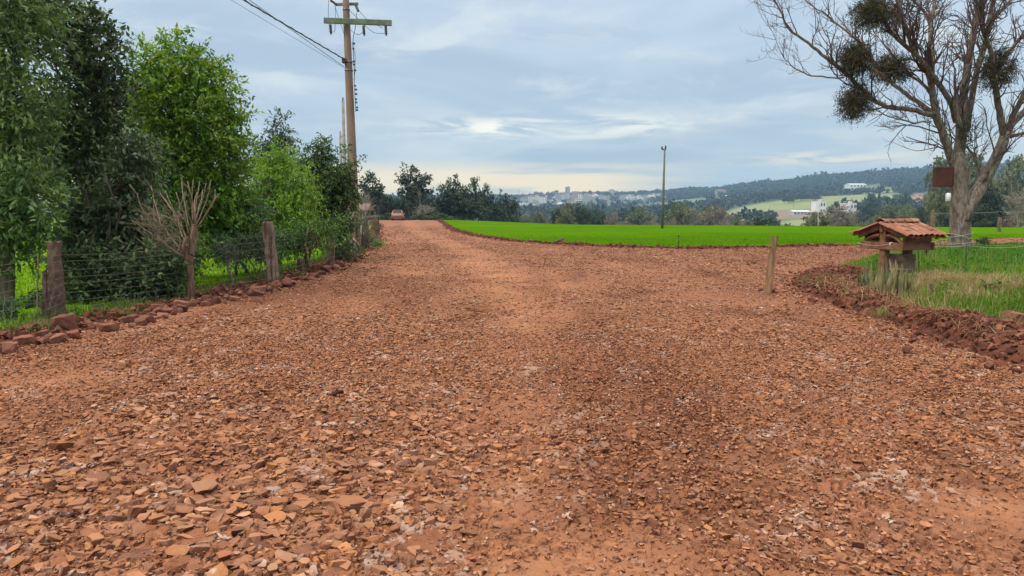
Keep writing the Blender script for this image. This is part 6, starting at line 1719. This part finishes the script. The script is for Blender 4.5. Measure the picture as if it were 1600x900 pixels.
def build_town():
    G = "buildings of the distant town"
    spec = [
        ("tower_block", "tallest grey apartment tower on the skyline of the distant town", 887, 303, 8.5, 12.5, GREY, RGREY, "flat", 7, 3),
        ("tower_block", "pale apartment tower on the skyline right of the distant town's centre", 955.5, 304, 9, 9, BEIGE, RGREY, "flat", 5, 3),
        ("apartment_block", "broad grey block below and left of the tallest tower", 872, 311, 11, 9.5, GREY, RGREY, "flat", 5, 4),
        ("apartment_block", "pinkish apartment block just right of the tallest tower", 899, 310, 11, 12, PINK, RBROWN, "flat", 6, 4),
        ("apartment_block", "whitish block right of the pinkish apartment block", 907, 311, 7, 9, WHITE, RGREY, "flat", 5, 2),
        ("apartment_block", "biggest white block on the left side of the town", 848, 318, 13, 12, WHITE, RGREY, "flat", 4, 4),
        ("apartment_block", "white stepped block left of the biggest white one", 838, 311, 10, 6, WHITE, RRED, "gable", 2, 3),
        ("warehouse", "long white low building at the lower left of the town", 824, 322, 14, 6, WHITE, RGREY, "gable", 1, 4),
        ("warehouse", "wide pale building at the right part of the town", 986, 312, 13, 7, WHITE, RGREY, "flat", 2, 5),
        ("apartment_block", "white tall-windowed block right of the wide pale building", 1001, 313, 10, 8.5, WHITE, RGREY, "flat", 3, 4),
        ("warehouse", "low white shed at the right end of the town", 1018, 309, 13, 4, WHITE, RWHITE, "gable", 1, 3),
        ("warehouse", "flat cream building just left of the lone pole in mid valley", 1040, 325, 22, 5, BEIGE, RGREY, "flat", 1, 5),
        ("house", "white house with red roof right of the town's centre", 926, 307, 8, 5, WHITE, RRED, "gable", 2, 2),
        ("house", "pale house at the upper middle of the town, below the towers", 917, 305, 7, 4, CREAM, RBROWN, "hip", 1, 2),
        ("warehouse", "long white building in the lower middle of the town", 880, 321, 20, 5, WHITE, RWHITE, "gable", 1, 6),
        ("farmhouse", "long white farmhouse alone on the wooded hillside", 1341, 293, 26, 6.5, WHITE, RWHITE, "gable", 1, 5),
        ("farmhouse", "pinkish building on the hillside left of the open field", 1127, 304, 15, 8, PINK, RBROWN, "gable", 2, 4),
        ("house", "small white house below the pinkish hillside building", 1138, 309, 12, 4, WHITE, RWHITE, "gable", 1, 3),
        ("house", "pale small house in the hillside wood right of the small white one", 1197, 308, 9, 4, GREY, RGREY, "gable", 1, 2),
        ("house", "cream house above the tiled roof, among trees", 1381, 319, 10, 9, CREAM, RBROWN, "gable", 2, 2),
        ("house", "white house at the foot of the pinkish field", 1421, 315, 10, 7, WHITE, RWHITE, "gable", 2, 2),
        ("house", "pale long house beside the pinkish field's lower edge", 1444, 309, 9, 5, CREAM, RBROWN, "gable", 1, 3),
        ("shed", "white low roofed shed left of the white twin house", 1253, 336, 26, 7.5, (.5, .5, .5), RWHITE, "gable", 1, 5),
    ]
    for s in spec: building(*s, group=G if s[2] < 1060 else "houses scattered on the slopes right of the town")
    # two white modern houses
    for px, py, w, h, lb in ((1281, 335, 17, 20, "white boxy twin-fronted modern house left of the dark trees"), (1328, 338, 19, 20, "white modern house right of the dark trees, with dark glazing")):
        Y, _ = ground_hit(px, py - 4, 420); b = building("modern_house", lb, px, py, w, h, WHITE, RWHITE, "flat", 2, 4, "white modern houses on the slope", Y=Y)
        s = Y / FPX; bm = bmesh.new(); bm_box(bm, -w * s * .28, -w * s * .44, h * s * .45, w * s * .36, w * s * .12, h * s * 1.0, None, .1); obj_bm("front_block", bm, wall_mat(WHITE), b)
    rng = random.Random(4)
    cols = [(WHITE, "white"), (WHITE, "white"), (CREAM, "cream"), (GREY, "grey"), (BEIGE, "beige"), (PINK, "pinkish")]; rf = [(RRED, "red"), (RGREY, "grey"), (RBROWN, "brown"), (RWHITE, "pale")]
    for k in range(95):
        px = rng.choice([rng.uniform(806, 905), rng.uniform(806, 905), rng.uniform(880, 955), rng.uniform(975, 1035)])
        top = np.interp(px, [806, 840, 880, 930, 960, 1035], [312, 306, 303, 304, 307, 305]); bot = np.interp(px, [806, 850, 900, 955, 980, 1035], [328, 327, 322, 312, 313, 310])
        py = rng.uniform(top, bot); c, cn = rng.choice(cols); r, rn = rng.choice(rf)
        part = "left part" if px < 850 else ("middle" if px < 930 else "right part")
        w = rng.uniform(4, 9); big = "wide" if w > 6.5 else "small"
        building("house", f"{big} {cn} house with {rn} roof in the {part} of the distant town", px, py, w, rng.uniform(2.6, 4.6), c, r, rng.choice(["gable", "gable", "hip"]), 1, 2, G, rot=rng.uniform(-.5, .5))
    for k in range(4):   # thin posts on the cleared slope
        px, py = ((1160, 331), (1203, 326), (1240, 324), (1266, 319))[k]; Y, gz = ground_hit(px, py); p = at(px, py, Y); T = Tubes(); T.add([(0, 0, -1), (0, 0, 7.5 * Y / FPX)], [.35, .25], 6)
        T.add([(-.9, 0, 7 * Y / FPX), (.9, 0, 7 * Y / FPX)], .15, 5)
        o = T.build("slope_pole", M_CONCG, None); o.location = p; tag(o, ["leftmost small pole on the bare cleared slope", "second small pole from the left on the bare cleared slope", "third small pole on the bare cleared slope", "small pole highest on the slope by the dark trees"][k], "pole", "small poles on the cleared slope")
    p = at(1279, 353, 150); T = Tubes(); hz = at(1276, 331, 150).z - h1(p.x, 150); T.add([(0, 0, -.3), (-.2, 0, hz)], [.16, .11], 8); T.add([(-.9, 0, hz - .2), (.7, 0, hz)], .06, 5); o = T.build("slope_pole", M_CONCG, None); o.location = (p.x, 150, h1(p.x, 150)); tag(o, "pale leaning pole in front of the big round olive tree", "pole")
    p = at(811, 303, 1500); T = Tubes(); T.add([(0, 0, -20), (0, 0, 9)], .4, 6); o = T.build("radio_mast", M_STEEL, None); o.location = p; tag(o, "thin mast on the skyline at the town's left end", "mast")
    # cream house half hidden behind the last trees on the left
    b = building("cream_house", "cream house wall half hidden behind the dark tree and the utility pole", 548, 352, 34, 34, (.55, .50, .42), RBROWN, "gable", 1, 3, None, .7, Y=46.0)
    # the straw-coloured verge fence of the right branch road
build_town()
build_woods()
# ------------------------------------------------------------------ sky, sun, air
SUN_EL, SUN_AZ = R(48), R(-125)       # azimuth clockwise from +Y
def build_sky():
    w = bpy.data.worlds.new("World"); scene.world = w; w.use_nodes = True
    nt = w.node_tree; bg = nt.nodes["Background"]
    sk = N(nt, "ShaderNodeTexSky", sky_type='NISHITA'); sk.sun_disc = False
    sk.sun_elevation = SUN_EL; sk.sun_rotation = SUN_AZ; sk.air_density = 1.0; sk.dust_density = 1.5
    g = coords(nt, "Generated")
    sp = N(nt, "ShaderNodeSeparateXYZ"); nt.links.new(g, sp.inputs[0])
    X, Y, Z = sp.outputs
    el = math_n(nt, 'MULTIPLY', math_n(nt, 'ARCSINE', Z), 180 / math.pi)
    az = math_n(nt, 'MULTIPLY', math_n(nt, 'ARCTAN2', X, Y), 180 / math.pi)
    def tex(sa, se, sc, det=5, seed=0.0, rough=0.55, dist=0.0):
        cb = N(nt, "ShaderNodeCombineXYZ")
        nt.links.new(math_n(nt, 'MULTIPLY', az, sa), cb.inputs[0]); nt.links.new(math_n(nt, 'MULTIPLY', el, se), cb.inputs[1]); cb.inputs[2].default_value = seed
        return noise_n(nt, sc, det, rough, cb.outputs[0], dist)
    def gau(x, c, s):
        d = math_n(nt, 'DIVIDE', math_n(nt, 'SUBTRACT', x, c), s)
        return math_n(nt, 'EXPONENT', math_n(nt, 'MULTIPLY', math_n(nt, 'MULTIPLY', d, d), -1.0))
    mul = lambda a, b: math_n(nt, 'MULTIPLY', a, b)
    add = lambda a, b: math_n(nt, 'ADD', a, b)
    SC = 10.0
    K = lambda c: tuple(v * SC for v in c)
    wob = math_n(nt, 'MULTIPLY', math_n(nt, 'SUBTRACT', tex(0.05, 0.25, 1.0, 5, 7.0), 0.5), 5.0)
    ew = add(el, wob)
    c = mixcol(nt, maprange(nt, ew, 0.0, 15.0), K((0.473, 0.555, 0.598)), K((0.473, 0.564, 0.659)))
    # soft darker blue-grey bellies and lighter veils
    n1 = tex(0.035, 0.16, 1.0, 6, 1.0, 0.55, 0.6); n2 = tex(0.10, 0.34, 1.0, 6, 4.0, 0.6, 0.5); n3 = tex(0.05, 0.62, 1.0, 5, 9.0, 0.55, 0.3)
    c = mixcol(nt, maprange(nt, n1, 0.42, 0.66, 0, 0.75), c, K((0.342, 0.426, 0.529)))
    c = mixcol(nt, maprange(nt, n2, 0.47, 0.70, 0, 0.85), c, K((0.626, 0.675, 0.684)))
    low = maprange(nt, el, 9.5, 3.5)
    c = mixcol(nt, mul(low, maprange(nt, n3, 0.50, 0.66, 0, 0.75)), c, K((0.342, 0.417, 0.479)))
    c = mixcol(nt, mul(low, maprange(nt, n3, 0.47, 0.36, 0, 0.7)), c, K((0.626, 0.657, 0.623)))
    # bright breaks in the cloud above the horizon
    brk = tex(0.16, 1.15, 1.0, 6, 2.0, 0.6, 0.8)
    b1 = mul(mul(gau(add(el, mul(az, -0.015)), 6.2, 0.85), gau(az, 2.5, 11.0)), maprange(nt, brk, 0.36, 0.60))
    c = mixcol(nt, math_n(nt, 'MULTIPLY', b1, 1.15, clamp=True), c, K((1.02, 0.96, 0.80)))
    b2 = mul(mul(gau(el, 3.6, 0.55), gau(az, 23.0, 7.0)), maprange(nt, brk, 0.42, 0.60))
    c = mixcol(nt, math_n(nt, 'MULTIPLY', b2, 1.1, clamp=True), c, K((0.90, 0.80, 0.60)))
    b3 = mul(maprange(nt, add(el, mul(wob, 0.25)), 4.2, 2.4), maprange(nt, az, 17.0, 5.0))
    b3 = mul(b3, maprange(nt, n3, 0.68, 0.50, 0.25, 1.0))
    c = mixcol(nt, math_n(nt, 'MULTIPLY', b3, 0.95), c, K((1.25, 0.94, 0.46)))
    # brighter cloud overhead, as under any overcast
    up = maprange(nt, el, 16.0, 68.0, 1.0, 4.3)
    c = mixcol(nt, maprange(nt, el, 15.0, 40.0), c, K((0.50, 0.485, 0.455)))
    cu = N(nt, "ShaderNodeVectorMath", operation='SCALE'); nt.links.new(c, cu.inputs[0]); nt.links.new(up, cu.inputs["Scale"])
    f = mixcol(nt, 0.88, sk.outputs[0], cu.outputs[0])
    nt.links.new(f, bg.inputs["Color"]); bg.inputs["Strength"].default_value = 0.1
build_sky()

sd = bpy.data.lights.new("sun", 'SUN'); sd.energy = 1.5; sd.angle = R(10); sd.color = (1.0, 0.93, 0.83)
so = bpy.data.objects.new("sun", sd); COL.objects.link(so); so.location = (40, 60, 80)
dirv = Vector((math.sin(SUN_AZ) * math.cos(SUN_EL), math.cos(SUN_AZ) * math.cos(SUN_EL), math.sin(SUN_EL)))
so.rotation_euler = dirv.to_track_quat('Z', 'Y').to_euler()

def build_haze():
    m = bpy.data.materials.new("haze_air"); m.use_nodes = True; nt = m.node_tree
    nt.nodes.remove(nt.nodes["Principled BSDF"])
    v = N(nt, "ShaderNodeVolumePrincipled"); v.inputs["Color"].default_value = (0.42, 0.70, 1.0, 1); v.inputs["Density"].default_value = HAZE
    v.inputs["Anisotropy"].default_value = 0.2
    nt.links.new(v.outputs[0], nt.nodes["Material Output"].inputs["Volume"])
    bm = bmesh.new(); bm_box(bm, 0, 0, 75, 7600, 7600, 270)
    o = obj_bm("haze", bm, m); tag(o, kind="stuff")
HAZE = 0.00021
build_haze()

scene.render.engine = 'CYCLES'
scene.cycles.use_denoising = True
scene.cycles.max_bounces = 6; scene.cycles.diffuse_bounces = 3; scene.cycles.glossy_bounces = 2
scene.cycles.transmission_bounces = 3; scene.cycles.volume_bounces = 0; scene.cycles.transparent_max_bounces = 6
scene.view_settings.view_transform = 'Standard'; scene.view_settings.look = 'None'
scene.view_settings.exposure = 0.42; scene.view_settings.gamma = 1.0
scene.render.resolution_x = 1024; scene.render.resolution_y = 576
